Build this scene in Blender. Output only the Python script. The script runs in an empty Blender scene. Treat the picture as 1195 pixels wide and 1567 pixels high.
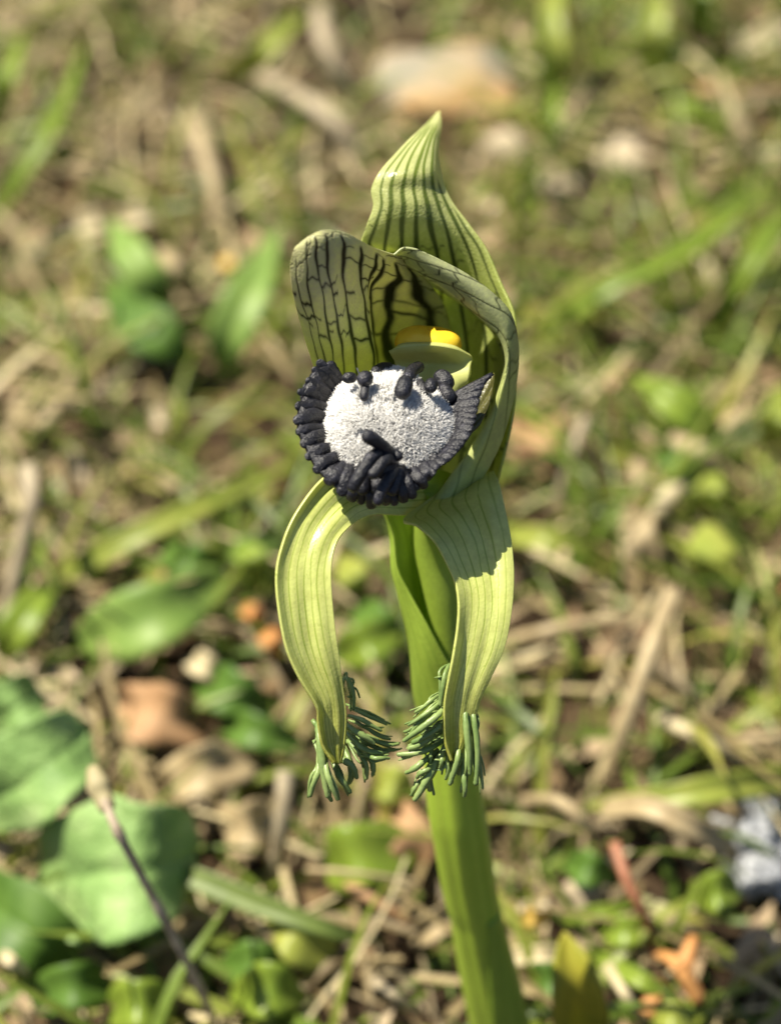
import bpy, math, random
import numpy as np
from mathutils import Vector, noise as mnoise

# ------------------------------------------------------------------ camera, sky, sun, exposure
S = bpy.context.scene
COL = S.collection
CM = 0.01
PITCH = math.radians(45)
D = 20.0                       # cm, camera to the flower's focal plane
PXC = 150.0                    # photograph pixels per cm at the flower
ZF = 9.6                       # cm, height of the flower's middle above the soil
cp, sp = math.cos(PITCH), math.sin(PITCH)
U = np.array([1.0, 0, 0]); V = np.array([0, sp, cp]); W = np.array([0, -cp, sp])
FC = np.array([0.0, 0.0, ZF])
CAMP = FC + W * D

cam = bpy.data.cameras.new("camera")
cam.sensor_fit = 'VERTICAL'; cam.sensor_height = 36
cam.lens = 18 / (1567 / 2 / PXC / D)
cam.clip_start = 0.005; cam.clip_end = 500
cam.dof.use_dof = True
cam.dof.focus_distance = (D - 0.45) * CM
cam.dof.aperture_fstop = (cam.lens / 1000) / 0.0049
cam_o = bpy.data.objects.new("camera", cam); COL.objects.link(cam_o)
cam_o.location = Vector(CAMP * CM)
cam_o.rotation_euler = (math.pi / 2 - PITCH, 0, 0)
S.camera = cam_o

SUN = U * -0.45 + V * 0.74 + W * 0.50
SUN = SUN / np.linalg.norm(SUN)
world = bpy.data.worlds.new("World"); S.world = world; world.use_nodes = True
wn = world.node_tree.nodes; wl = world.node_tree.links
bg = wn["Background"]; bg.inputs[1].default_value = 0.05
sky = wn.new("ShaderNodeTexSky"); sky.sky_type = 'NISHITA'; sky.sun_disc = False
sky.sun_elevation = math.asin(SUN[2]); sky.sun_rotation = math.atan2(SUN[0], SUN[1])
wl.new(sky.outputs[0], bg.inputs[0])
sl = bpy.data.lights.new("sun", 'SUN'); sl.energy = 5.0; sl.angle = math.radians(0.5)
sl.color = (1.0, 0.93, 0.78)
so = bpy.data.objects.new("sun", sl); COL.objects.link(so)
so.rotation_euler = Vector(-SUN).to_track_quat('-Z', 'Y').to_euler()
so.location = Vector(SUN * 2)

S.view_settings.view_transform = 'Standard'; S.view_settings.look = 'None'
S.view_settings.gamma = 1; S.view_settings.exposure = 1.0
S.cycles.use_denoising = True
S.cycles.max_bounces = 12; S.cycles.diffuse_bounces = 6; S.cycles.transmission_bounces = 10
S.cycles.sample_clamp_indirect = 6

random.seed(7); RNG = np.random.default_rng(11)

# ------------------------------------------------------------------ measuring helpers
def Q(x, y, d):
    """photo position + distance in front of the focal plane (cm) -> world cm"""
    k = (D - d) / D / PXC
    return FC + U * ((x - 597.5) * k) + V * ((783.5 - y) * k) + W * d
def QA(a):
    a = np.asarray(a, float)
    k = ((D - a[..., 2]) / D / PXC)[..., None]
    return FC + U * ((a[..., 0:1] - 597.5) * k) + V * ((783.5 - a[..., 1:2]) * k) + W * a[..., 2:3]
def G(x, y, z=0.0):
    """point at height z (cm) where the line of sight through (x, y) meets that height"""
    r = U * ((x - 597.5) / PXC) + V * ((783.5 - y) / PXC) - W * D
    t = (z - CAMP[2]) / r[2]
    return CAMP + r * t
def topx(p):
    q = np.asarray(p) - CAMP
    dep = -(q @ W)
    return 597.5 + (q @ U) / dep * D * PXC, 783.5 - (q @ V) / dep * D * PXC, dep
def gw(p, w):
    """width in cm of w photo pixels at world cm point p"""
    return w / PXC * (-(np.asarray(p) - CAMP) @ W) / D

# ------------------------------------------------------------------ materials
MATS = {}
def nmat(name):
    m = bpy.data.materials.new(name); m.use_nodes = True
    nt = m.node_tree
    for n in list(nt.nodes): nt.nodes.remove(n)
    return m, nt
def N(nt, t, **kw):
    n = nt.nodes.new(t)
    for k, v in kw.items():
        if k.startswith('i_'):
            key = k[2:]; key = int(key) if key.isdigit() else key.replace('_', ' ')
            n.inputs[key].default_value = v
        else: setattr(n, k, v)
    return n
def mixc(nt, fac, a, b, blend='MIX'):
    n = nt.nodes.new('ShaderNodeMix'); n.data_type = 'RGBA'; n.blend_type = blend
    for sock, v in ((n.inputs[0], fac), (n.inputs[6], a), (n.inputs[7], b)):
        if hasattr(v, 'node'): nt.links.new(v, sock)
        else: sock.default_value = v if not isinstance(v, tuple) else (*v, 1)[:4]
    return n.outputs[2]
def ramp(nt, src, stops):
    r = nt.nodes.new('ShaderNodeValToRGB'); e = r.color_ramp.elements
    while len(e) < len(stops): e.new(0.5)
    for q, (p, c) in zip(e, stops):
        q.position = p; q.color = (*c, 1) if len(c) == 3 else c
    nt.links.new(src, r.inputs[0]); return r.outputs[0]
def noise(nt, scale, detail=3, rough=0.6, vec=None):
    if vec is None: vec = N(nt, 'ShaderNodeTexCoord').outputs['Object']
    n = N(nt, 'ShaderNodeTexNoise'); n.inputs['Scale'].default_value = scale
    n.inputs['Detail'].default_value = detail; n.inputs['Roughness'].default_value = rough
    nt.links.new(vec, n.inputs['Vector']); return n.outputs['Fac']
def finish(nt, col, rough=0.45, transl=0.0, tcol=None, bump=None, bstr=0.3, bdist=0.0001, spec=0.5, sheen=0.0, coat=0.0):
    out = N(nt, 'ShaderNodeOutputMaterial')
    p = N(nt, 'ShaderNodeBsdfPrincipled'); p.inputs['Roughness'].default_value = rough
    p.inputs['Specular IOR Level'].default_value = spec
    p.inputs['Coat Weight'].default_value = coat
    if hasattr(col, 'node'): nt.links.new(col, p.inputs['Base Color'])
    else: p.inputs['Base Color'].default_value = (*col, 1)
    nrm = None
    if bump is not None:
        b = N(nt, 'ShaderNodeBump'); b.inputs['Strength'].default_value = bstr; b.inputs['Distance'].default_value = bdist
        nt.links.new(bump, b.inputs['Height']); nrm = b.outputs[0]; nt.links.new(nrm, p.inputs['Normal'])
    sh = p.outputs[0]
    if transl > 0:
        t = N(nt, 'ShaderNodeBsdfTranslucent')
        tc = tcol if tcol is not None else col
        if hasattr(tc, 'node'): nt.links.new(tc, t.inputs[0])
        else: t.inputs[0].default_value = (*tc, 1)
        if nrm: nt.links.new(nrm, t.inputs['Normal'])
        mx = N(nt, 'ShaderNodeMixShader'); mx.inputs[0].default_value = transl
        nt.links.new(sh, mx.inputs[1]); nt.links.new(t.outputs[0], mx.inputs[2]); sh = mx.outputs[0]
    nt.links.new(sh, out.inputs[0])

def petal_mat(name, base, base2, vein, vein2, transl=0.45, rough=0.36, glit=0.5, spec=0.55):
    """base -> base2 and vein -> vein2 run along the petal (attribute 'along')"""
    m, nt = nmat(name)
    al = N(nt, 'ShaderNodeAttribute', attribute_name='along').outputs['Fac']
    ve = N(nt, 'ShaderNodeAttribute', attribute_name='vein').outputs['Fac']
    b = mixc(nt, al, base, base2); v = mixc(nt, al, vein, vein2)
    n1 = noise(nt, 420, 3)
    b = mixc(nt, ramp(nt, n1, [(0.35, (0, 0, 0)), (0.75, (.38, .38, .38))]), b, tuple(c * .72 for c in base2))
    fine = noise(nt, 1900, 2)
    b = mixc(nt, ramp(nt, fine, [(0.4, (0, 0, 0)), (0.7, (.22, .22, .22))]), b, tuple(min(1, c * 1.35) for c in base))
    c = mixc(nt, ve, b, v)
    vo = N(nt, 'ShaderNodeTexVoronoi'); vo.inputs['Scale'].default_value = 3800
    nt.links.new(N(nt, 'ShaderNodeTexCoord').outputs['Object'], vo.inputs['Vector'])
    ad = N(nt, 'ShaderNodeMath', operation='MULTIPLY_ADD'); ad.inputs[1].default_value = -0.5
    nt.links.new(ve, ad.inputs[0]); nt.links.new(vo.outputs['Distance'], ad.inputs[2])
    finish(nt, c, rough, transl, mixc(nt, 0.5, c, mixc(nt, 1.0, c, (1.0, 1.0, .55), 'MULTIPLY')), ad.outputs[0], glit, 0.00008, spec)
    return m

def simple_mat(name, c1, c2, scale=300, rough=0.5, transl=0.0, bstr=0.3, bdist=0.0001, spec=0.4, stretch=None, c3=None, coat=0.0):
    m, nt = nmat(name)
    tc = N(nt, 'ShaderNodeTexCoord').outputs['Object']
    oi = N(nt, 'ShaderNodeObjectInfo').outputs['Random']
    if stretch:
        mp = N(nt, 'ShaderNodeMapping'); mp.inputs['Scale'].default_value = stretch
        nt.links.new(tc, mp.inputs[0]); tc = mp.outputs[0]
    f = noise(nt, scale, 4, 0.65, tc)
    stops = [(0.3, c1), (0.7, c2)] if c3 is None else [(0.28, c1), (0.5, c2), (0.72, c3)]
    c = ramp(nt, f, stops)
    c = mixc(nt, N(nt, 'ShaderNodeMath', operation='MULTIPLY', i_1=0.25).outputs[0], c, tuple(x * .5 for x in c1)) if False else c
    f2 = noise(nt, scale * 5, 3, 0.6, tc)
    finish(nt, c, rough, transl, None, f2, bstr, bdist, spec, coat=coat)
    return m

def litter_mat(name, stops, rough=0.6, transl=0.25, scale=900, bstr=.3):
    """pieces of litter: 'tint' picks the piece's colour"""
    m, nt = nmat(name)
    t = N(nt, 'ShaderNodeAttribute', attribute_name='tint').outputs['Fac']
    c = ramp(nt, t, stops)
    f = noise(nt, scale, 3)
    c = mixc(nt, ramp(nt, f, [(0.35, (0, 0, 0)), (0.75, (.6, .6, .6))]), c, mixc(nt, 1.0, c, (.5, .45, .36), 'MULTIPLY'))
    finish(nt, c, rough, transl, None, f, bstr, 0.0002, 0.4)
    return m

# ------------------------------------------------------------------ object helpers
def tag(o, label, cat, group=None):
    o['label'] = label; o['category'] = cat
    if group: o['group'] = group
    return o
def make(name, verts, faces, mat, parent=None, origin=None, attrs=None, smooth=True):
    verts = np.asarray(verts, float)
    if origin is None: origin = np.zeros(3)
    me = bpy.data.meshes.new(name)
    me.from_pydata(((verts - origin) * CM).tolist(), [], faces if isinstance(faces, list) else faces.tolist())
    if smooth: me.polygons.foreach_set('use_smooth', np.ones(len(me.polygons), bool))
    if attrs:
        for k, a in attrs.items():
            at = me.attributes.new(k, 'FLOAT', 'POINT'); at.data.foreach_set('value', np.asarray(a, np.float32))
    me.materials.append(mat); me.update()
    o = bpy.data.objects.new(name, me); COL.objects.link(o)
    if parent is not None: o.parent = parent
    else: o.location = Vector(np.asarray(origin) * CM)
    return o

def crom(P, n):
    """Catmull-Rom through the control points along axis 0"""
    P = np.asarray(P, float); k = len(P)
    ext = np.concatenate([[2 * P[0] - P[1]], P, [2 * P[-1] - P[-2]]])
    t = np.linspace(0, k - 1, n); i = np.minimum(t.astype(int), k - 2); f = t - i
    f = f.reshape((-1,) + (1,) * (P.ndim - 1))
    a, b, c, d = ext[i], ext[i + 1], ext[i + 2], ext[i + 3]
    return 0.5 * (2 * b + (c - a) * f + (2 * a - 5 * b + 4 * c - d) * f ** 2 + (3 * b - a - 3 * c + d) * f ** 3)
def gridfaces(nr, nc):
    i, j = np.meshgrid(np.arange(nr - 1), np.arange(nc - 1), indexing='ij')
    a = (i * nc + j).ravel()
    return np.stack([a, a + 1, a + nc + 1, a + nc], 1)

def veins(pts, longi, cross=None, seed=1):
    """pts nr,nc,3 in cm; longi: list of (s at t0, s at t1, half width cm, t from, t to, strength)"""
    nr, nc = pts.shape[:2]; rg = np.random.default_rng(seed)
    s = np.linspace(0, 1, nc)[None, :]; t = np.linspace(0, 1, nr)[:, None]
    Wd = np.linalg.norm(np.diff(pts, axis=1), axis=2).sum(1)[:, None]
    L = np.linalg.norm(np.diff(pts, axis=0), axis=2).sum(0).mean()
    v = np.zeros((nr, nc))
    curves = []
    for (s0, s1, hw, ta, tb, st) in longi:
        ph = rg.uniform(0, 6.28, 3)
        sc = s0 + (s1 - s0) * t + .008 * np.sin(t * 9 + ph[0]) + .006 * np.sin(t * 23 + ph[1]) + .003 * np.sin(t * 47 + ph[2])
        curves.append(sc)
        w = hw * np.clip(Wd / .9, .35, 1) * (1 + .3 * np.sin(t * 17 + ph[1]))
        gate = np.clip((t - ta) / .05, 0, 1) * np.clip((tb - t) / .05, 0, 1)
        v = np.maximum(v, st * gate * np.exp(-np.abs((s - sc) * Wd / w) ** 2.6))
    if cross:
        ta, tb, n, hw, st = cross
        order = np.argsort([c[0] for c in longi]); cs = [curves[i] for i in order]
        cs = [cs[0] * 0] + cs + [cs[0] * 0 + 1]
        for a, b in zip(cs[:-1], cs[1:]):
            for q in range(n):
                tc = ta + (tb - ta) * (q + rg.uniform(.1, .9)) / n
                if rg.random() < .22: continue
                sl = rg.uniform(-.05, .05); bow = rg.uniform(-.02, .02)
                f = (s - a) / np.maximum(b - a, 1e-4)
                inside = (f > -.02) & (f < 1.02)
                if rg.random() < .25: inside &= (f < .55)
                tt = tc + sl * (f - .5) + bow * (1 - (2 * f - 1) ** 2) + .004 * np.sin(f * 11 + q)
                v = np.maximum(v, np.where(inside, st * rg.uniform(.6, 1) * np.exp(-((t - tt) * L / (hw * rg.uniform(.7, 1.3))) ** 2), 0))
    return np.clip(v * 1.35, 0, 1)

def sheet(name, net, mat, parent, origin, nr=130, nc=90, longi=(), cross=None, thick=0.022, seed=1, wav=0.0, along=None, relief=0.003):
    """a petal-like sheet through a net of photo points with depth"""
    P = QA(np.array(net, float))
    P = crom(P, nr); P = crom(P.transpose(1, 0, 2), nc).transpose(1, 0, 2)
    v = veins(P, longi, cross, seed) if len(longi) else np.zeros((nr, nc))
    du = np.gradient(P, axis=1); dv = np.gradient(P, axis=0)
    nn = np.cross(du, dv); nn /= np.maximum(np.linalg.norm(nn, axis=2, keepdims=True), 1e-9)
    if wav:
        rg = np.random.default_rng(seed + 50)
        s = np.linspace(0, 1, nc)[None, :]; t = np.linspace(0, 1, nr)[:, None]
        h = sum(np.sin(s * rg.uniform(3, 16) + t * rg.uniform(3, 22) + rg.uniform(0, 6)) * rg.uniform(.3, 1) for _ in range(7))
        P = P + nn * (h * wav)[..., None]
    P = P - nn * (v * relief)[..., None]
    al = np.repeat(np.linspace(0, 1, nr), nc) if along is None else np.repeat(along(np.linspace(0, 1, nr)), nc)
    o = make(name, P.reshape(-1, 3), gridfaces(nr, nc), mat, parent, origin, {'vein': v.ravel(), 'along': al})
    md = o.modifiers.new('thickness', 'SOLIDIFY'); md.thickness = thick * CM; md.offset = 0
    return o

def tube_geo(path, rad, sides=12, flat=1.0, nvec=None, bumpy=0.0, seed=0, up=np.array([0, 0, 1.0])):
    path = np.asarray(path, float); n = len(path)
    rad = np.asarray(rad, float) * np.ones(n)
    T = np.gradient(path, axis=0); T /= np.maximum(np.linalg.norm(T, axis=1, keepdims=True), 1e-9)
    a = np.cross(T, up + 1e-3); a /= np.maximum(np.linalg.norm(a, axis=1, keepdims=True), 1e-9)
    b = np.cross(a, T)
    th = np.linspace(0, 2 * math.pi, sides, endpoint=False)
    r = rad[:, None] * np.ones(sides)[None]
    if bumpy:
        rg = np.random.default_rng(seed); r = r * (1 + rg.uniform(-bumpy, bumpy, r.shape))
    v = path[:, None] + a[:, None] * (np.cos(th)[None, :, None] * r[..., None]) + b[:, None] * (np.sin(th)[None, :, None] * r[..., None] * flat)
    v = v.reshape(-1, 3); f = []
    for i in range(n - 1):
        for j in range(sides):
            k = (j + 1) % sides
            f.append((i * sides + j, i * sides + k, (i + 1) * sides + k, (i + 1) * sides + j))
    f.append(tuple(range(sides))[::-1]); f.append(tuple((n - 1) * sides + j for j in range(sides)))
    return v, f
def rounded(n, r0, r1, r2, tip=0.16):
    """radius profile along a finger: r0 base, r1 middle, r2 near the tip, closed round"""
    t = np.linspace(0, 1, n)
    r = np.interp(t, [0, .55, 1], [r0, r1, r2])
    k = np.clip((t - (1 - tip)) / tip, 0, 1)
    return r * np.sqrt(np.maximum(1 - k ** 2, 0.002))
def finger(name, ctrl, r0, r1, r2, mat, parent, origin, n=16, sides=12, flat=.8, bumpy=.06, seed=0, round_base=False):
    path = crom(np.array(ctrl, float), n)
    path = np.concatenate([path[:-3], crom(path[-3:], 8)[1:]]) if n > 6 else path
    L = np.concatenate([[0], np.cumsum(np.linalg.norm(np.diff(path, axis=0), axis=1))]); tt = L / L[-1]
    r = np.interp(tt, [0, .55, 1], [r0, r1, r2])
    k = np.clip((L - (L[-1] - r2 * 1.1)) / (r2 * 1.1), 0, 1); r = r * np.sqrt(np.maximum(1 - k ** 2, .003))
    if round_base:
        k = np.clip((r0 * 1.1 - L) / (r0 * 1.1), 0, 1); r = r * np.sqrt(np.maximum(1 - k ** 2, .003))
    v, f = tube_geo(path, r, sides, flat, bumpy=bumpy, seed=seed, up=W)
    return make(name, v, f, mat, parent, origin)

# ================================================================== THE GROUND
def hgt(x, y):
    return (.42 * mnoise.noise((x * .22, y * .22, 1.3)) + .25 * mnoise.noise((x * .7, y * .7, 5.1)) + .13 * mnoise.noise((x * 1.9, y * 1.9, 9.7)))
msoil, nt = nmat('soil')
f1 = noise(nt, 90, 5, .65); f2 = noise(nt, 700, 4, .7)
c = ramp(nt, f1, [(.3, (.012, .008, .005)), (.5, (.034, .021, .011)), (.7, (.11, .07, .036))])
c = mixc(nt, ramp(nt, f2, [(.45, (0, 0, 0)), (.7, (.35, .35, .35))]), c, (.16, .105, .06))
finish(nt, c, .9, 0, None, f2, .8, .0012, .15)
def axis(lo, hi, step, far):
    core = np.arange(lo, hi + 1e-6, step)
    ext = []; q = step * 2; a = hi
    while a < far: a += q; q *= 1.35; ext.append(a)
    ext2 = []; q = step * 2; a = lo
    while a > -far: a -= q; q *= 1.35; ext2.append(a)
    return np.array(ext2[::-1] + list(core) + ext)
gx = axis(-22, 22, .3, 6000); gy = axis(-16, 44, .3, 6000)
gv = []
for y in gy:
    for x in gx:
        core = max(abs(x) - 22, abs(y - 14) - 30, 0)
        gv.append((x, y, hgt(x, y) - .1 if core < 60 else -.1))
og = make('ground', gv, gridfaces(len(gy), len(gx)), msoil); og['kind'] = 'structure'

# ------------------------------------------------------------------ uncountable cover: straw, grass, crumbs
GREEN = np.array([[.22, .18, .15, .12, .60, .55], [.20, .14, .08, .25, .55, .50], [.32, .30, .35, .45, .52, .62],
                  [.22, .35, .40, .45, .36, .50], [.30, .40, .40, .45, .42, .48], [.30, .15, .35, .38, .42, .42],
                  [.35, .10, .12, .22, .36, .36], [.45, .42, .22, .25, .45, .42]])
GREEN = np.clip(GREEN * 1.1 + .20, 0, .85)
def green_at(x, y):
    px, py, _ = topx((x, y, .5))
    i = min(max(py / 196, 0), 6.99); j = min(max(px / 199, 0), 4.99)
    i0, j0 = int(i), int(j); fi, fj = i - i0, j - j0
    return (GREEN[i0, j0] * (1 - fi) * (1 - fj) + GREEN[i0 + 1, j0] * fi * (1 - fj) + GREEN[i0, j0 + 1] * (1 - fi) * fj + GREEN[i0 + 1, j0 + 1] * fi * fj)
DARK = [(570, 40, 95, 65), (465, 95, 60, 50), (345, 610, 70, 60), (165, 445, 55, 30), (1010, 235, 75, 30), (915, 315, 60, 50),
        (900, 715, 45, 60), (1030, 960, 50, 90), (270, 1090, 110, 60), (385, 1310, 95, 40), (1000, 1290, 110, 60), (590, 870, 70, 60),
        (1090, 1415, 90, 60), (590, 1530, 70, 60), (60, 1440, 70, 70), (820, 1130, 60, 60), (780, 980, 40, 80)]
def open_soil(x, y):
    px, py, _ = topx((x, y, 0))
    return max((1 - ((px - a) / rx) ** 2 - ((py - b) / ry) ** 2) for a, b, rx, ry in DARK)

def strips(name, items, mat, kind=True, cols=3):
    """items: list of (points k,3 ; side 3 ; width cm ; tint ; profile) joined into one mesh"""
    Vv, F, T = [], [], []; base = 0
    for pts, side, w, tint, prof, cup in items:
        k = len(pts)
        tan = np.gradient(pts, axis=0); tan /= np.maximum(np.linalg.norm(tan, axis=1, keepdims=True), 1e-9)
        sd = side - tan * (tan @ side)[:, None]; sd /= np.maximum(np.linalg.norm(sd, axis=1, keepdims=True), 1e-9)
        nr = np.cross(tan, sd)
        hw = (w * .5 * prof)[:, None]
        Vv += [pts - sd * hw + nr * hw * cup, pts, pts + sd * hw + nr * hw * cup]
        a = base + np.arange(k - 1)
        F.append(np.stack([a, a + 1, a + k + 1, a + k], 1)); F.append(np.stack([a + k, a + k + 1, a + 2 * k + 1, a + 2 * k], 1))
        T.append(np.full(3 * k, tint)); base += 3 * k
    o = make(name, np.concatenate(Vv), np.concatenate(F), mat, None, None, {'tint': np.concatenate(T)})
    return o
PB = {k: np.array(v) for k, v in dict(
    grass=[.75, 1, .95, .85, .6, .06], straw=[.8, 1, 1, .95, .9, .7], chip=[.25, .8, 1, .9, .6, .12], leaf=[.12, .6, 1, .95, .6, .05]).items()}
def rand_strip(x, y, L, w, elev, bend, tint, prof, z0=None, az=None, cup=.35):
    az = RNG.uniform(0, 2 * math.pi) if az is None else az
    h = np.array([math.cos(az), math.sin(az), 0])
    z = (hgt(x, y) - .1 if z0 is None else z0)
    p = np.array([x, y, z]); pts = [p]; e = elev; k = 6
    a2 = az
    for i in range(k - 1):
        step = L / (k - 1)
        a2 += RNG.uniform(-.16, .16)
        p = p + np.array([math.cos(a2) * math.cos(e), math.sin(a2) * math.cos(e), math.sin(e)]) * step
        gz = hgt(p[0], p[1]) - .08
        if p[2] < gz: p = np.array([p[0], p[1], gz + .02])
        pts.append(p); e -= bend / (k - 1)
    side = np.array([-math.sin(az), math.cos(az), RNG.uniform(-.5, .5)])
    return np.array(pts), side, w, tint, prof, cup * RNG.uniform(.3, 1.3)
def spot(wide=False):
    while True:
        if wide: x, y = RNG.uniform(-30, 30), RNG.uniform(-14, 52)
        else: x, y = RNG.uniform(-13.5, 13.5), RNG.uniform(-6.5, 30)
        px, py, _ = topx((x, y, .3))
        inside = -120 < px < 1315 and -150 < py < 1700
        if inside != wide: return x, y
mstraw = litter_mat('dry_straw', [(0, (.09, .06, .025)), (.35, (.24, .18, .08)), (.7, (.44, .355, .18)), (1, (.70, .60, .36))], .55, .2)
mgrass = litter_mat('grass_blades', [(0, (.08, .14, .018)), (.4, (.17, .25, .035)), (.75, (.29, .34, .055)), (1, (.44, .42, .10))], .42, .4)
mcrumb = litter_mat('litter_chips', [(0, (.05, .03, .015)), (.35, (.15, .09, .04)), (.65, (.31, .21, .11)), (.85, (.52, .42, .27)), (.93, (.66, .57, .40)), (1, (.45, .20, .06))], .7, .12)  # palest tints stand in for small blown-out highlights on the litter
straw, grass, chips = [], [], []
def cover(n, wide):
    for _ in range(n):
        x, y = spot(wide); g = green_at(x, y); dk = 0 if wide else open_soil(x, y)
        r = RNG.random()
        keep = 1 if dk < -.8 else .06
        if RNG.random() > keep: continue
        if r < .22:
            chips.append(rand_strip(x, y, RNG.uniform(.35, 1.25), RNG.uniform(.15, .55), RNG.uniform(-.1, .5), RNG.uniform(-.3, .9), RNG.beta(2, 1.8), PB['chip'], hgt(x, y) - .1 + RNG.uniform(0, .35), cup=.5))
        elif RNG.random() > g:
            straw.append(rand_strip(x, y, RNG.uniform(1.0, 3.8), RNG.uniform(.04, .15), RNG.uniform(-.15, .5), RNG.uniform(-.1, .8), RNG.beta(1.3, 1.4), PB['straw'], hgt(x, y) - .1 + RNG.uniform(0, .5)))
        else:
            tall = RNG.random() < .5
            grass.append(rand_strip(x, y, RNG.uniform(1.2, 3.6 if tall else 2.4), RNG.uniform(.07, .20), RNG.uniform(.5, 1.35) if tall else RNG.uniform(0, .6), RNG.uniform(.3, 1.9), RNG.beta(1.5, 1.5), PB['grass']))
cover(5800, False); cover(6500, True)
for nm, it, m, lb, ct in (('dry_straw', straw, mstraw, 'tangle of thin tan dry straw lying all over the soil', 'straw'),
                          ('grass', grass, mgrass, 'thin short green grass growing up through the straw', 'grass'),
                          ('leaf_litter', chips, mcrumb, 'brown and tan crumbs of dead leaves scattered on soil', 'leaf litter')):
    o = strips(nm, it, m); o['kind'] = 'stuff'; tag(o, lb, ct)

# ================================================================== THINGS ON THE GROUND
def M(key, *a, **k):
    if key not in MATS: MATS[key] = simple_mat(key, *a, **k)
    return MATS[key]
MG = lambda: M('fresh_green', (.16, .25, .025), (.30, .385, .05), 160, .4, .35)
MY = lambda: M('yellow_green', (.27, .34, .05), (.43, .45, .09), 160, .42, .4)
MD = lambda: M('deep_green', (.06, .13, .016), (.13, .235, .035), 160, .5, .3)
MB = lambda: M('blue_green', (.15, .26, .045), (.29, .41, .095), 140, .5, .3)
MT = lambda: M('tan_straw', (.30, .22, .11), (.48, .385, .22), 260, .55, .15)
MP = lambda: M('pale_straw', (.48, .39, .21), (.68, .59, .38), 260, .5, .2)
MK = lambda: M('grey_stalk', (.24, .19, .115), (.42, .35, .23), 260, .6, .0)
MO = lambda: M('orange_dry', (.42, .17, .05), (.62, .31, .10), 260, .6, .15)
MR = lambda: M('red_brown', (.26, .09, .045), (.44, .20, .11), 260, .55, .1)
MBR = lambda: M('brown_leaf', (.26, .14, .06), (.50, .31, .16), 200, .7, .15)
PROF = dict(
    blade=lambda t: np.interp(t, [0, .08, .5, .85, 1], [.7, .9, 1, .6, .03]),
    blunt=lambda t: np.interp(t, [0, .04, .5, .95, 1], [.5, .95, 1, .9, .4]),
    leaf=lambda t: np.interp(t, [0, .06, .2, .42, .65, .85, .95, 1], [.07, .12, .62, 1, .88, .48, .2, .02]),
    broad=lambda t: np.sqrt(np.maximum(1 - (2 * np.clip(t * .98 + .01, 0, 1) - 1) ** 2, 0.002)),
    spoon=lambda t: np.interp(t, [0, .1, .35, .6, .8, .93, 1], [.16, .14, .45, .95, 1, .65, .06]))
def blade(name, label, cat, pts, w, mat, prof='blade', cup=.3, group=None, side=None, n=26, nc=7, wav=.03, twist=0.0):
    P = np.array([G(x, y, z + (.2 if i in (0, len(pts) - 1) else .45)) for i, (x, y, z) in enumerate(pts)]); P = crom(P, n)
    tan = np.gradient(P, axis=0); tan /= np.linalg.norm(tan, axis=1, keepdims=True)
    s = np.array(side if side is not None else np.cross([0.0, -.55, .83], tan[n // 2]), float)
    sd = s - tan * (tan @ s)[:, None]; sd /= np.linalg.norm(sd, axis=1, keepdims=True)
    nr = np.cross(tan, sd); t = np.linspace(0, 1, n)
    rg = np.random.default_rng(abs(hash(label)) % 9999 if False else sum(map(ord, label)))
    if twist:
        a = (t - .5) * twist
        sd, nr = sd * np.cos(a)[:, None] + nr * np.sin(a)[:, None], nr * np.cos(a)[:, None] - sd * np.sin(a)[:, None]
    wc = gw(P[n // 2], w) * .5 * PROF[prof](t)
    wc = wc * (1 + .06 * np.sin(t * rg.uniform(9, 16) + rg.uniform(0, 6)))
    u = np.linspace(-1, 1, nc)
    ripple = np.sin(t[:, None] * rg.uniform(8, 14) + u[None] * 2 + rg.uniform(0, 6)) * wav * np.abs(u)[None]
    v = P[:, None] + sd[:, None] * (wc[:, None] * u[None])[..., None] + nr[:, None] * (wc[:, None] * (cup * np.abs(u) ** 1.4 - .06 * (np.abs(u) < .1))[None] + ripple * wc.max() * 2)[..., None]
    o = make(name, v.reshape(-1, 3), gridfaces(n, nc), mat, None, P[0])
    md = o.modifiers.new('thickness', 'SOLIDIFY'); md.thickness = .02 * CM; md.offset = 0
    return tag(o, label, cat, group)
def stalk(name, label, cat, pts, w, mat, group=None, taper=.8, nodes=0, n=30, bumpy=.08, parent=None, origin=None):
    P = np.array([G(x, y, z + (.15 if i in (0, len(pts) - 1) else .4)) for i, (x, y, z) in enumerate(pts)]); P = crom(P, n)
    r = gw(P[n // 2], w) * .41 * np.linspace(1, taper, n)
    for q in range(nodes):
        r = r * (1 + .35 * np.exp(-((np.linspace(0, 1, n) - (q + .6) / (nodes + .3)) / .035) ** 2))
    v, f = tube_geo(P, r, 10, .85, bumpy=bumpy, seed=len(label))
    if parent is None:
        return tag(make(name, v, f, mat, None, P[0]), label, cat, group)
    return make(name, v, f, mat, parent, origin)

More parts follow.
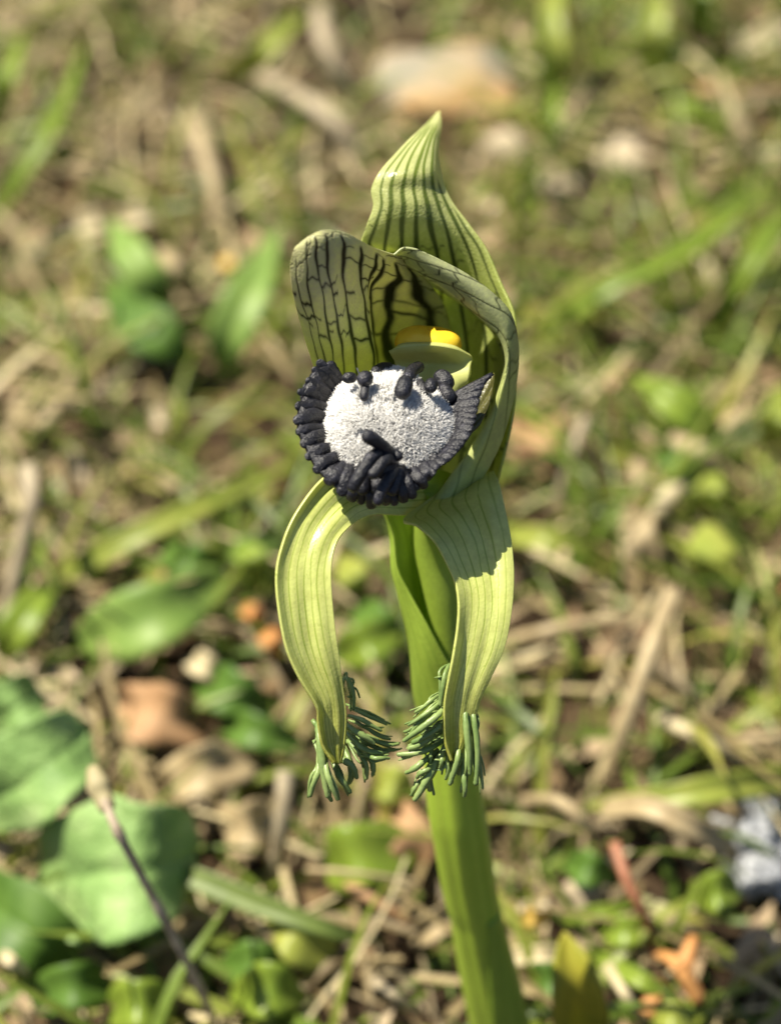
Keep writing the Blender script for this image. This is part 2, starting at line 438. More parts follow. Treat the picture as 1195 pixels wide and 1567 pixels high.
# stone in the grass behind the flower
def lump(name, label, cat, c, r, mat, seed, amp=.18, sub=4, freq=1.0, parent=None, origin=None, facet=None):
    import bmesh
    bm = bmesh.new(); bmesh.ops.create_icosphere(bm, subdivisions=sub, radius=1)
    for v in bm.verts:
        q = v.co.copy()
        k = 1 + amp * mnoise.noise(q * 1.3 * freq + Vector((seed, 0, 0))) * 2 + amp * .5 * mnoise.noise(q * 3.4 * freq + Vector((0, seed, 0)))
        if facet: k = k * facet / max(facet, max(abs(q.x), abs(q.y), abs(q.z)) ** .8 + .0001) if False else k
        e = [math.copysign(abs(a) ** .75, a) for a in q]
        v.co = Vector((e[0] * r[0] * k, e[1] * r[1] * k, e[2] * r[2] * k)) * CM
    me = bpy.data.meshes.new(name); bm.to_mesh(me); bm.free()
    me.polygons.foreach_set('use_smooth', np.ones(len(me.polygons), bool)); me.materials.append(mat)
    o = bpy.data.objects.new(name, me); COL.objects.link(o); o.location = Vector(np.asarray(c) * CM)
    if parent is not None: o.parent = parent; o.location = Vector((np.asarray(c) - origin) * CM)
    else: tag(o, label, cat)
    return o
mst, nt = nmat('sandstone')
f1 = noise(nt, 38, 3, .5); f2 = noise(nt, 500, 4, .6)
c = ramp(nt, f1, [(.36, (.22, .22, .19)), (.46, (.30, .25, .16)), (.56, (.42, .25, .10)), (.75, (.36, .25, .15))])
c = mixc(nt, ramp(nt, f2, [(.4, (0, 0, 0)), (.7, (.4, .4, .4))]), c, (.30, .22, .13))
finish(nt, c, .85, 0, None, f2, .6, .0006, .2)
lump('stone', 'flat orange and grey stone half buried behind the orchid', 'stone', G(690, 150, .2), (1.55, 1.5, .75), mst, 3.1, .12)

for spec in [
    # name, label, category, points, width, material, kwargs
    ('grass_blade', 'long olive green blade slanting up at the meadow edge beside pale straw', 'grass blade', [(-20, 345, .1), (40, 255, .9), (85, 180, 1.3), (135, 60, 1.5)], 30, MG(), {}),
    ('grass_blade', 'short bright green upright blade beside the olive slanting blade', 'grass blade', [(-8, 190, .1), (12, 120, 1.2), (35, 50, 1.6)], 34, MG(), {}),
    ('grass_blade', 'yellow-green bent blade above the thick curved tan stalk', 'grass blade', [(345, 120, .1), (395, 85, 1.2), (430, 50, 1.4), (470, 20, .9)], 40, MY(), {}),
    ('grass_blade', 'broad soft green blade arching across the right-hand meadow', 'grass blade', [(830, 505, .2), (930, 440, .9), (1040, 385, 1.2), (1130, 320, 1.2), (1215, 270, .8)], 34, MG(), {}),
    ('grass_blade', 'light green straight blade leaning beneath the broad arching blade', 'grass blade', [(1095, 500, .1), (1130, 430, .9), (1165, 375, 1.3), (1210, 300, 1.5)], 34, MG(), {}),
    ('grass_blade', 'horizontal green blade lying under the bent tan reed', 'grass blade', [(1005, 172, .2), (1050, 168, .6), (1110, 185, .4)], 36, MG(), {'prof': 'blunt'}),
    ('grass_blade', 'yellow-green upright blade standing to the right of the stone', 'grass blade', [(835, 150, .1), (850, 90, 1.0), (845, 20, 1.6), (850, -30, 1.8)], 40, MY(), {}),
    ('grass_blade', 'thin green upright blade between the stone and the small pale pebble', 'grass blade', [(850, 240, .1), (845, 190, .9), (855, 130, 1.4)], 26, MG(), {}),
    ('grass_blade', 'green tapering blade behind the pale dry leaf tip', 'grass blade', [(1010, 130, .1), (1000, 60, 1.2), (1010, -20, 2.0)], 46, MY(), {}),
    ('grass_blade', 'long yellow-green blade sloping down toward the broad oval leaf', 'grass blade', [(60, 905, .2), (160, 845, .8), (250, 800, 1.1), (350, 755, 1.0), (470, 700, .5)], 38, MY(), {}),
    ('grass_blade', 'bright lime horizontal blade beside the right lateral sepal', 'grass blade', [(940, 838, .2), (880, 826, .7), (820, 822, .8), (740, 815, .3)], 34, MY(), {'prof': 'blunt'}),
    ('grass_blade', 'wide lime green blade pointing at the stem beneath tan straws', 'grass blade', [(1230, 1190, .3), (1120, 1203, .9), (1010, 1220, .8), (890, 1235, .3)], 44, MY(), {}),
    ('grass_blade', 'pale green blade crossing beneath the red-brown stem', 'grass blade', [(865, 1405, .2), (920, 1395, .5), (985, 1375, .4)], 24, MG(), {}),
    ('grass_blade', 'slim green blade lying beside the orange dry cross', 'grass blade', [(915, 1465, .2), (980, 1500, .5), (1050, 1535, .3)], 28, MG(), {}),
    ('grass_blade', 'olive green flat blade running from the twig to the bottom leaves', 'grass blade', [(205, 1312, .9), (300, 1345, .8), (400, 1385, .8), (500, 1420, .7), (590, 1445, .3)], 36, M('olive_blade', (.10, .15, .03), (.19, .25, .06), 160, .45, .3), {}),
    ('grass_blade', 'upright green blade at the far edge of the reed clump', 'grass blade', [(1075, 60, .2), (1070, 0, 1.2), (1090, -60, 1.8)], 34, MG(), {}),
    ('green_leaf', 'dark blue-green lance leaf left of the yellow flower speck', 'leaf', [(262, 480, .1), (235, 440, .8), (200, 390, 1.2), (168, 335, 1.2)], 66, MB(), {'prof': 'leaf'}),
    ('green_leaf', 'upright blue-green lance leaf beside the left petal', 'leaf', [(345, 578, .1), (350, 520, 1.0), (385, 440, 1.6), (428, 345, 1.7)], 74, MB(), {'prof': 'leaf'}),
    ('green_leaf', 'deep green leaf folded in shade between two lance leaves', 'leaf', [(300, 560, .1), (250, 520, .5), (200, 480, .5), (160, 420, .3)], 80, MD(), {'prof': 'leaf'}),  # deep green paints in the dark shade between the two lance leaves
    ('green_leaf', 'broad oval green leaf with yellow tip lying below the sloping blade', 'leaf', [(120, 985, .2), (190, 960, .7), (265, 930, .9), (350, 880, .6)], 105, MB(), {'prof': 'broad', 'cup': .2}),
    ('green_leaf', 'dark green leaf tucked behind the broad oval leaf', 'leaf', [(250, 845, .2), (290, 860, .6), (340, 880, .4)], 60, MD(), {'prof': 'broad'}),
    ('green_leaf', 'small bright drooping leaf beside the left lateral sepal', 'leaf', [(365, 835, .9), (385, 855, .9), (395, 905, .4)], 46, MG(), {'prof': 'leaf'}),
    ('green_leaf', 'jade green leaf stretching toward the left lateral sepal', 'leaf', [(345, 850, .7), (385, 840, .8), (440, 825, .6)], 44, MB(), {'prof': 'leaf'}),
    ('green_leaf', 'tall green leaf curling at the foot of the grey reed', 'leaf', [(0, 1020, .1), (20, 975, .6), (55, 920, .8), (85, 890, .6)], 60, MG(), {'prof': 'leaf'}),
    ('green_leaf', 'yellow-green pointed leaf seen between the lateral sepals', 'leaf', [(520, 850, .3), (540, 880, .7), (560, 905, .5)], 50, MY(), {'prof': 'leaf'}),
    ('green_leaf', 'bright green herb leaf low between the lateral sepals', 'leaf', [(510, 1010, .2), (560, 985, .7), (620, 960, .5)], 70, MG(), {'prof': 'leaf'}),
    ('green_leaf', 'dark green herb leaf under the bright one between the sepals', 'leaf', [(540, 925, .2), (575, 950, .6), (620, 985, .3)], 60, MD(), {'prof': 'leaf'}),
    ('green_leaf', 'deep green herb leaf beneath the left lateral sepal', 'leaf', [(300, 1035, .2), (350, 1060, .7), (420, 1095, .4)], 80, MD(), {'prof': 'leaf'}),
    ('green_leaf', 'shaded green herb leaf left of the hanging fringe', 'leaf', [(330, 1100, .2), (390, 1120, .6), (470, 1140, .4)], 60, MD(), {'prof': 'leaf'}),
    ('green_leaf', 'rounded green leaf behind the hanging left fringe', 'leaf', [(500, 1335, .2), (545, 1310, .7), (635, 1300, .5)], 105, MG(), {'prof': 'broad', 'cup': .15}),
    ('green_leaf', 'yellow-green leaf lying under the olive flat blade', 'leaf', [(405, 1400, .2), (445, 1430, .6), (510, 1465, .4)], 80, MY(), {'prof': 'spoon'}),
    ('green_leaf', 'lime leaf glimpsed just below the tangled fringe', 'leaf', [(570, 1215, .3), (600, 1200, .7), (640, 1235, .4)], 60, MY(), {'prof': 'leaf'}),
    ('green_leaf', 'green leaf shaped like a spearhead beside the dark soil on the right', 'leaf', [(1105, 668, .2), (1070, 645, .7), (1020, 610, 1.0), (970, 575, 1.1)], 62, MG(), {'prof': 'leaf'}),
    ('green_leaf', 'flat green leaf lying under the spearhead leaf', 'leaf', [(985, 655, .2), (1030, 650, .4), (1080, 655, .3)], 44, MY(), {'prof': 'leaf'}),
    ('green_leaf', 'teal leaf crossing behind the pale pink straw', 'leaf', [(990, 690, .2), (1030, 705, .5), (1075, 735, .3)], 40, MD(), {'prof': 'leaf'}),
    ('green_leaf', 'drooping yellow-green round leaf with ruddy top', 'leaf', [(1085, 800, 1.1), (1090, 850, 1.0), (1095, 895, .6)], 78, MY(), {'prof': 'broad', 'cup': -.25}),
    ('green_leaf', 'green leaf upright above the drooping round leaf', 'leaf', [(1090, 790, .2), (1085, 755, .9), (1095, 715, 1.0)], 42, MY(), {'prof': 'leaf'}),
    ('green_leaf', 'bright yellow leaf edge beside the right-hand straw', 'leaf', [(1180, 680, .2), (1185, 640, .8), (1200, 590, .9)], 50, MY(), {'prof': 'leaf'}),
    ('green_leaf', 'round pale green leaf beside the silvery lump', 'leaf', [(1060, 1375, .4), (1095, 1365, .7), (1130, 1360, .6)], 62, MG(), {'prof': 'broad'}),
    ('green_leaf', 'dark green leaf under the arched tan straw', 'leaf', [(860, 1320, .2), (900, 1330, .5), (945, 1345, .3)], 55, MD(), {'prof': 'leaf'}),
    ('green_leaf', 'dark green leaf lying right of the stem under pale straw', 'leaf', [(805, 1490, .1), (840, 1500, .5), (880, 1480, .3)], 60, MD(), {'prof': 'leaf'}),
    ('green_leaf', 'green leaf with dark centre at the base of the red-brown stem', 'leaf', [(900, 1420, .2), (960, 1425, .5), (1030, 1420, .3)], 48, MG(), {'prof': 'leaf'}),
    ('green_leaf', 'yellow-green tall pointed leaf with brown tip beside the stem base', 'leaf', [(890, 1620, .1), (885, 1560, 1.0), (878, 1500, 1.8), (862, 1425, 2.4)], 92, M('yellow_leaf', (.32, .33, .035), (.52, .45, .05), 120, .45, .4), {'prof': 'leaf', 'cup': .55}),
    ('green_leaf', 'bright green lobed leaf low beside the grey twig', 'leaf', [(165, 1550, .2), (210, 1535, .7), (265, 1545, .5)], 75, MG(), {'prof': 'broad'}),
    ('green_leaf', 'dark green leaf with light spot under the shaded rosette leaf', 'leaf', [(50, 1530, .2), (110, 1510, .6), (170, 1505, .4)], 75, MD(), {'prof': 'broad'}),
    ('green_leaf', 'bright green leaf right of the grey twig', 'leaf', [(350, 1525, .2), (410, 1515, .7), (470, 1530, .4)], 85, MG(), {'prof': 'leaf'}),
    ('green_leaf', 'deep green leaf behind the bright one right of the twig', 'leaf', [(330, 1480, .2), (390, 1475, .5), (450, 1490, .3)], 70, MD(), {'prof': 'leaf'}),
    ('green_leaf', 'lime leaf scrap at the lower edge beside orange litter', 'leaf', [(990, 1560, .3), (1030, 1555, .5), (1080, 1570, .3)], 45, MY(), {'prof': 'leaf'}),
    ('dead_leaf', 'pale dry leaf tip pointing over dark soil beside the tan reed', 'dead leaf', [(1215, 30, .6), (1170, 55, 1.0), (1120, 85, .8)], 36, MP(), {'prof': 'leaf'}),
    ('dead_leaf', 'pale cream dry leaf scrap above the dark blue-green lance leaf', 'dead leaf', [(180, 335, .6), (215, 330, .9), (250, 318, .7)], 34, MP(), {'prof': 'blunt'}),
    ('dead_leaf', 'short cream dry scrap touching the blue-green leaf tip', 'dead leaf', [(120, 342, .5), (148, 338, .8), (172, 335, .6)], 34, MP(), {'prof': 'blunt'}),
    ('dead_leaf', 'crumpled orange-tan dead leaf on bare soil below the oval leaf', 'dead leaf', [(190, 1075, .2), (245, 1095, .6), (325, 1110, .3)], 95, MBR(), {'prof': 'broad', 'wav': .16}),
    ('dead_leaf', 'pale crumpled dead leaf in the litter below the orange one', 'dead leaf', [(250, 1200, .2), (310, 1180, .6), (390, 1160, .4)], 80, MT(), {'prof': 'broad', 'wav': .16}),
    ('dead_leaf', 'light pinkish dead leaf scrap near the left sepal', 'dead leaf', [(285, 1010, .4), (315, 1020, .7), (350, 1045, .4)], 42, MP(), {'prof': 'leaf', 'wav': .12}),
    ('dead_leaf', 'peach dead leaf roll left of the lower stem', 'dead leaf', [(630, 1430, .3), (665, 1415, .6), (705, 1385, .5)], 40, MT(), {'prof': 'blunt', 'cup': .8}),
    ('dead_leaf', 'tan dead leaf crumpled under the rosette and the reed', 'dead leaf', [(330, 1250, .1), (380, 1270, .5), (420, 1235, .3)], 80, MT(), {'prof': 'broad', 'wav': .16}),
    ('dead_leaf', 'peach brown dead leaf behind the fringe beside the stem', 'dead leaf', [(590, 1240, .2), (620, 1270, .5), (650, 1320, .3)], 70, MBR(), {'prof': 'broad', 'wav': .1}),
    ('dead_leaf', 'pale grey pink dead leaf tapering to a point on the right', 'dead leaf', [(960, 775, .2), (975, 815, .7), (1005, 865, .5)], 58, MT(), {'prof': 'leaf', 'wav': .1}),
    ('dead_leaf', 'reddish brown dead leaf beside the hood', 'dead leaf', [(800, 640, .2), (820, 670, .5), (815, 730, .3)], 80, MBR(), {'prof': 'broad', 'wav': .14}),
    ('dead_leaf', 'flat tan scrap in the litter beside the lower stem', 'dead leaf', [(780, 1465, .3), (830, 1460, .5), (880, 1465, .4)], 28, MP(), {'prof': 'blunt'}),
    ('dead_leaf', 'round orange-yellow scrap beside the stem', 'dead leaf', [(795, 1408, .4), (815, 1404, .6), (836, 1408, .4)], 26, M('amber', (.55, .36, .07), (.70, .48, .12), 200, .5, .3), {'prof': 'broad'}),
    ('dead_leaf', 'small orange speck of petal left of the left sepal', 'dead leaf', [(372, 930, .4), (386, 938, .6), (398, 948, .4)], 26, MO(), {'prof': 'broad'}),
    ('dead_leaf', 'rusty orange scrap in shade beside the left sepal', 'dead leaf', [(402, 965, .3), (415, 980, .5), (428, 1000, .3)], 32, MO(), {'prof': 'broad'}),
    ('dead_leaf', 'yellow speck between two blue-green lance leaves', 'dead leaf', [(342, 395, .5), (350, 408, .7), (356, 424, .5)], 22, M('amber'), {'prof': 'broad'}),
    ('dead_leaf', 'shiny pale shard beside the shaded rosette leaf', 'dead leaf', [(-5, 1455, .7), (18, 1470, .9), (45, 1490, .7)], 20, MP(), {'prof': 'leaf'}),
    ('straw_stem', 'pale dry leaf strip arching over dark soil toward the silvery lump', 'straw', [(920, 1240, .5), (990, 1235, 1.1), (1060, 1265, 1.0), (1125, 1310, .4)], 36, MT(), {'prof': 'blunt'}),
]:
    nm, lb, ct, pts, w, m, kw = spec
    blade(nm, lb, ct, pts, w, m, **kw)

# rosette of broad leaves: one plant, its leaves are parts
r0 = G(70, 1340, 0)
ros = bpy.data.objects.new('rosette_plant', None); COL.objects.link(ros); ros.location = Vector(r0 * CM)
tag(ros, 'low rosette plant with big rounded pale green leaves behind the grey twig', 'plant')
mros, nt = nmat('rosette_leaf')
f1 = noise(nt, 130, 4, .6); f2 = noise(nt, 420, 3)
c = ramp(nt, f1, [(.3, (.17, .30, .08)), (.52, (.27, .42, .13)), (.72, (.40, .52, .22))])
finish(nt, c, .55, .25, None, f2, .8, .0012, .35)
def rleaf(name, pts, w, prof, cup, mat, label=None):
    o = blade(name, 'x', 'x', pts, w, mat, prof, cup, n=40, nc=21, wav=.07)
    del o['label'], o['category']
    loc = np.array(o.location) ; o.parent = ros; o.location = Vector(loc) - ros.location
    if label: o['label'] = label
rleaf('leaf', [(60, 1345, .2), (130, 1335, 1.1), (220, 1325, 1.5), (300, 1305, 1.0)], 215, 'broad', .12, mros)
rleaf('leaf', [(-60, 1230, .2), (10, 1210, 1.3), (75, 1165, 1.9), (135, 1120, 1.9)], 150, 'broad', .2, mros)
rleaf('leaf', [(-30, 1120, .2), (20, 1085, 1.2), (60, 1055, 1.2)], 95, 'broad', .2, mros)
rleaf('leaf', [(-40, 1350, .2), (0, 1390, .6), (60, 1430, .7), (110, 1470, .4)], 120, 'broad', .2, MD(), 'leaf with shade in its dark colour')  # deep green instead of the rosette green paints in this leaf's shade
rleaf('leaf', [(100, 1400, .2), (125, 1415, .6), (150, 1440, .5)], 60, 'broad', .1, mros)

for spec in [
    ('dry_stalk', 'thick curved tan stalk lying left of the stone', 'dry stalk', [(405, 120, .3), (460, 150, .8), (515, 190, .9), (555, 255, .4)], 36, MK(), {'nodes': 1}),
    ('dry_stalk', 'upright tan stalk beside the dark hollow behind the orchid', 'dry stalk', [(490, 15, 1.2), (495, 60, 1.1), (520, 110, .7), (555, 155, .2)], 34, MK(), {}),
    ('dry_stalk', 'pale tan stalk leaning in the straw left of the curved one', 'dry stalk', [(300, 180, .9), (310, 220, .9), (330, 290, .6), (330, 370, .2)], 36, MT(), {}),
    ('dry_stalk', 'grey reed standing beside the curled green leaf', 'dry stalk', [(45, 715, 2.4), (48, 770, 2.0), (28, 860, 1.2), (0, 1000, .1)], 36, MK(), {}),
    ('dry_stalk', 'short grey reed stub upright left of the hanging fringe', 'dry stalk', [(437, 1180, 1.7), (432, 1250, 1.0), (418, 1345, .1)], 34, MK(), {}),
    ('dry_stalk', 'bent tan reed over dark soil at the right', 'dry stalk', [(1100, 120, 1.4), (1120, 170, 1.2), (1145, 225, .7), (1150, 265, .1)], 32, MT(), {}),
    ('dry_stalk', 'long tan reed leaning behind the right fringe', 'dry stalk', [(1030, 905, 2.0), (990, 1010, 1.5), (955, 1110, .8), (930, 1190, .1)], 36, MT(), {}),
    ('dry_stalk', 'thin tan straw lying across beside the right sepal', 'dry stalk', [(765, 985, .3), (850, 962, .7), (960, 945, .7)], 26, MT(), {}),
    ('dry_stalk', 'arched tan straw right of the stem', 'dry stalk', [(800, 1225, .2), (850, 1225, .9), (890, 1255, .9), (925, 1300, .2)], 27, MT(), {}),
    ('dry_stalk', 'slanted pale straw above the lime green blade', 'dry stalk', [(1010, 1100, .6), (1065, 1125, .8), (1140, 1165, .4)], 28, MP(), {}),
    ('dry_stalk', 'flat straw lying level beyond the lime green blade', 'dry stalk', [(1110, 1135, .4), (1160, 1130, .5), (1230, 1125, .5)], 22, MT(), {}),
    ('dry_stalk', 'thin upright straw in the gap above the dark hollow on the right', 'dry stalk', [(895, 640, 1.3), (870, 710, .8), (845, 790, .1)], 20, MK(), {}),
    ('dry_stalk', 'pale pinkish straw stub beside the spearhead leaf', 'dry stalk', [(1030, 675, .8), (1080, 695, .7), (1100, 725, .3)], 40, MT(), {}),
    ('dry_stalk', 'stout pale straw stub in front of the tapering dead leaf', 'dry stalk', [(1040, 740, .9), (1010, 775, .7), (990, 815, .2)], 38, MP(), {}),
    ('dry_stalk', 'forked pale straw beside the tapering dead leaf', 'dry stalk', [(975, 710, .9), (975, 750, .6), (955, 800, .2)], 26, MT(), {}),
    ('dry_stalk', 'level tan straw in front of the dark hollow at upper right', 'dry stalk', [(1060, 135, .5), (1120, 140, .6), (1210, 132, .6)], 26, MBR(), {}),
    ('dry_stalk', 'thin green-tan stem lying across the rounded leaf', 'dry stalk', [(470, 1330, .9), (540, 1335, 1.0), (640, 1350, .8)], 12, MT(), {}),
    ('dry_stalk', 'fine green stem crossing the dark gap by the reed stub', 'dry stalk', [(295, 1298, .8), (340, 1297, .9), (400, 1300, .7)], 13, M('olive_blade'), {}),
    ('dry_stalk', 'red-brown stem slanting beside the dark soil on the right', 'dry stalk', [(940, 1290, 1.6), (960, 1350, 1.2), (985, 1400, .8), (1000, 1450, .2)], 23, MR(), {}),
    ('dry_stalk', 'white straw stub left of the lower stem', 'dry stalk', [(640, 1160, .6), (655, 1210, .5), (660, 1260, .2)], 22, MT(), {}),
    ('dry_stalk', 'looped tan straw in the litter on the far left', 'dry stalk', [(20, 620, .4), (60, 650, .8), (95, 610, .9), (120, 555, .7)], 26, MT(), {}),
    ('dry_stalk', 'pale straw pointing down beside the blue-green lance leaf', 'dry stalk', [(255, 390, .7), (270, 410, .7), (300, 440, .3)], 36, MT(), {}),
    ('dry_stalk', 'pale straw by the bottom edge between the twig and the stem', 'dry stalk', [(570, 1500, .6), (600, 1520, .6), (640, 1550, .3)], 22, MK(), {}),
    ('dry_stalk', 'brown slanting stick under the fringe near the stem', 'dry stalk', [(520, 1340, .3), (560, 1370, .6), (640, 1420, .4)], 26, MBR(), {}),
    ('dry_stalk', 'white bent straw lying below the orange cross', 'dry stalk', [(930, 1480, .5), (955, 1520, .6), (985, 1560, .3)], 22, MP(), {}),
]:
    nm, lb, ct, pts, w, m, kw = spec
    stalk(nm, lb, ct, pts, w, m, **kw)

# grey twig with a pale bud, standing well above the soil
tp = [(340, 1590, .1), (300, 1500, 1.6), (262, 1425, 2.6), (222, 1350, 3.4), (180, 1270, 4.2), (160, 1225, 4.5), (150, 1190, 4.6)]
tw0 = G(*tp[0])
tw = bpy.data.objects.new('twig', None); COL.objects.link(tw); tw.location = Vector(tw0 * CM)
tag(tw, 'thin grey-brown twig rising in front of the rosette with a pale tip', 'twig')
stalk('shoot', '', '', tp[:-1], 18, M('twig_bark', (.24, .18, .12), (.46, .38, .28), 350, .6, 0, .6, .0003), taper=.9, nodes=3, n=60, parent=tw, origin=tw0)
bp = np.array([G(166, 1238, 4.45), G(156, 1215, 4.5), G(147, 1190, 4.6), G(140, 1172, 4.6)])
finger('bud', bp, .10, .15, .06, M('bud', (.24, .20, .09), (.42, .36, .20), 260, .6, .1), tw, tw0)

# orange dry cross
c0 = G(1045, 1495, .3)
cr = bpy.data.objects.new('dry_flower_head', None); COL.objects.link(cr); cr.location = Vector(c0 * CM)
tag(cr, 'orange dry crossed flower remains lying on dark litter', 'dry flower')
for k, (a, b, w) in enumerate([((1066, 1436, .6), (1040, 1490, .5), 30), ((1008, 1460, .3), (1042, 1482, .6), 24), ((1030, 1470, .6), (1070, 1532, .2), 30), ((1012, 1505, .2), (988, 1552, .2), 26)]):
    a, b = (*a[:2], a[2] + .5), (*b[:2], b[2] + .5)
    P = crom(np.array([G(*a), (G(*a) + G(*b)) / 2 + np.array([0, 0, .08]), G(*b)]), 12)
    v, f = tube_geo(P, gw(P[0], w) * .5 * np.linspace(.8, 1, 12), 8, .5, bumpy=.15, seed=k)
    make('petal_remnant', v, f, MO(), cr, c0)

# silvery crumpled lump
q0 = G(1165, 1310, .1)
mq, nt = nmat('silver_quartz')
f1 = noise(nt, 300, 4, .7)
c = ramp(nt, f1, [(.38, (.10, .105, .11)), (.62, (.55, .56, .58))])
finish(nt, c, .22, 0, None, f1, .9, .0015, .8)
qr = bpy.data.objects.new('quartz_stone', None); COL.objects.link(qr); qr.location = Vector(q0 * CM)
tag(qr, 'glittering silvery white lump beside the pale arching strip', 'stone')
for k, (x, y, z, r) in enumerate([(1155, 1280, .7, .28), (1160, 1335, .5, .36), (1128, 1325, .3, .24), (1192, 1310, .4, .32), (1165, 1245, .4, .26), (1105, 1258, .3, .2), (1190, 1350, .3, .26)]):
    lump('crystal', '', '', G(x, y, z), (r, r * .9, r * .8), mq, 9.3 + k * 3, .35, 3, 1.6, qr, q0)

def pebble(label, x, y, r, mat, seed):
    lump('pebble', label, 'pebble', G(x, y, r * .5), (r, r * .9, r * .7), mat, seed, .2, 3)
mpeb = M('pale_pebble', (.34, .27, .17), (.52, .44, .30), 200, .7, 0)
pebble('small pale rounded pebble in the straw right of the dorsal sepal', 852, 285, .38, mpeb, 2.2)
pebble('whitish flat pebble just right of the dorsal sepal tip', 770, 228, .5, mpeb, 5.4)
pebble('elongated whitish pebble by the dark soil above the arching blade', 955, 245, .5, mpeb, 8.4)
pebble('small tan pebble beside the bent reed and the dark soil', 900, 1368, .3, mpeb, 12.4)

# ================================================================== THE ORCHID
B0 = Q(783, 1690, -6.1); B0 = np.array([B0[0], B0[1], 0.0])
orchid = bpy.data.objects.new('orchid', None); COL.objects.link(orchid); orchid.location = Vector(B0 * CM)
tag(orchid, 'single green orchid with white hairy lip fringed in blue-black and two hanging sepals', 'orchid')

m_dors = petal_mat('dorsal_sepal', (.80, .81, .40), (.55, .62, .17), (.26, .34, .04), (.034, .060, .008), .55, .38, .5, 1.0)  # paler tip colour paints in the sun highlight on the upper sepal
m_pet = petal_mat('petal_netted', (.62, .70, .17), (.64, .62, .34), (.09, .13, .016), (.024, .020, .006), .38)
m_petr = petal_mat('petal_netted_pale', (.66, .72, .26), (.44, .47, .25), (.28, .34, .08), (.026, .030, .010), .45, .40, .2)  # sunlit lower part painted in as paler base, shaded arch as darker base
m_lat = petal_mat('lateral_sepal', (.70, .75, .24), (.46, .46, .055), (.34, .44, .05), (.26, .31, .028), .36, .36, .18, .9)
m_br = petal_mat('bract_green', (.40, .54, .07), (.40, .54, .07), (.28, .42, .045), (.28, .42, .045), .4, .42, .2)
m_stem = petal_mat('stem_green', (.40, .54, .055), (.42, .54, .06), (.28, .42, .035), (.28, .42, .035), .12, .4, .2)
m_fr = simple_mat('fringe_green', (.12, .20, .05), (.30, .39, .13), 330, .4, .12, .5, .0001, .5)
m_col = simple_mat('column_green', (.56, .60, .18), (.68, .71, .26), 300, .35, .35, .2)
m_ant = simple_mat('anther_yellow', (.85, .50, .02), (.95, .70, .05), 260, .35, .15, .4)
m_dark, nt = nmat('lip_dark')
f1 = noise(nt, 700, 4, .7); f2 = noise(nt, 2600, 3, .7)
c = ramp(nt, f1, [(.32, (.006, .006, .009)), (.55, (.014, .014, .020)), (.75, (.034, .033, .050))])
ga = N(nt, 'ShaderNodeMath', operation='ADD'); nt.links.new(f1, ga.inputs[0]); nt.links.new(f2, ga.inputs[1])
finish(nt, c, .42, 0, None, ga.outputs[0], .8, .00024, .5)
m_hair = simple_mat('white_hair', (.92, .91, .89), (.96, .95, .93), 800, .6, .3, 0.0)
m_disc = simple_mat('lip_disc', (.20, .20, .21), (.66, .65, .63), 1500, .7, .1, .3)  # mottled grey paints in the shadowed gaps between the hairs

# ---- stem
sp_ = np.array([(676, 1040, -2.35), (684, 1120, -2.55), (696, 1225, -2.95), (705, 1278, -3.2), (716, 1350, -3.65), (727, 1400, -3.95), (737, 1450, -4.3), (752, 1515, -4.75), (766, 1580, -5.25), (783, 1690, -6.1)])
sp_[:, 2] += np.linspace(.6, .35, len(sp_))
path = crom(QA(sp_), 90); path = np.concatenate([path, [[B0[0], B0[1], -.3]]])
wpx = np.interp(np.linspace(0, 1, 91), [0, .15, .25, .33, .5, .55, .62, .75, 1], [82, 82, 84, 83, 78, 74, 77, 82, 86])
rad = np.array([gw(p, w) * .5 for p, w in zip(path, wpx)])
n = len(path); sd = 48; th = np.linspace(0, 2 * math.pi, sd, endpoint=False)
T = np.gradient(path, axis=0); T /= np.linalg.norm(T, axis=1, keepdims=True)
a = U - T * (T @ U)[:, None]; a /= np.linalg.norm(a, axis=1, keepdims=True); b = np.cross(a, T)
rr = rad[:, None] * (1 + .045 * np.cos(5 * th[None] + 1.0) + .02 * np.cos(11 * th[None]))
sv = path[:, None] + a[:, None] * (np.cos(th)[None, :, None] * rr[..., None]) + b[:, None] * (np.sin(th)[None, :, None] * rr[..., None])
sf = [(i * sd + j, i * sd + (j + 1) % sd, (i + 1) * sd + (j + 1) % sd, (i + 1) * sd + j) for i in range(n - 1) for j in range(sd)]
vv = np.tile(.5 + .5 * np.cos(11 * th + 2), n) * .5
make('stem', sv.reshape(-1, 3), sf, m_stem, orchid, B0, {'vein': vv, 'along': np.repeat(np.linspace(0, 1, n), sd)})

# sheathing leaf wrapped round the lower stem, its free edge running down the front
rows = []
for i in range(48, n - 1):
    k = (i - 48) / (n - 50)
    open_ = -.35 + 1.1 * k                      # free edge turns toward the left further down
    ang = np.linspace(-math.pi * .45 - open_, math.pi * (.95), 40)
    r = rad[i] * (1.07 + .05 * min(1, k * 2))
    rows.append(path[i] + a[i] * np.cos(ang)[:, None] * r - b[i] * np.sin(ang)[:, None] * r * -1)
rows = np.array(rows)
o = make('stem_sheath', rows.reshape(-1, 3), gridfaces(rows.shape[0], 40), m_br, orchid, B0, {'vein': np.tile(.35 * (.5 + .5 * np.cos(np.linspace(0, 60, 40))), rows.shape[0]), 'along': np.zeros(rows.shape[0] * 40)})
md = o.modifiers.new('thickness', 'SOLIDIFY'); md.thickness = .03 * CM; md.offset = 1

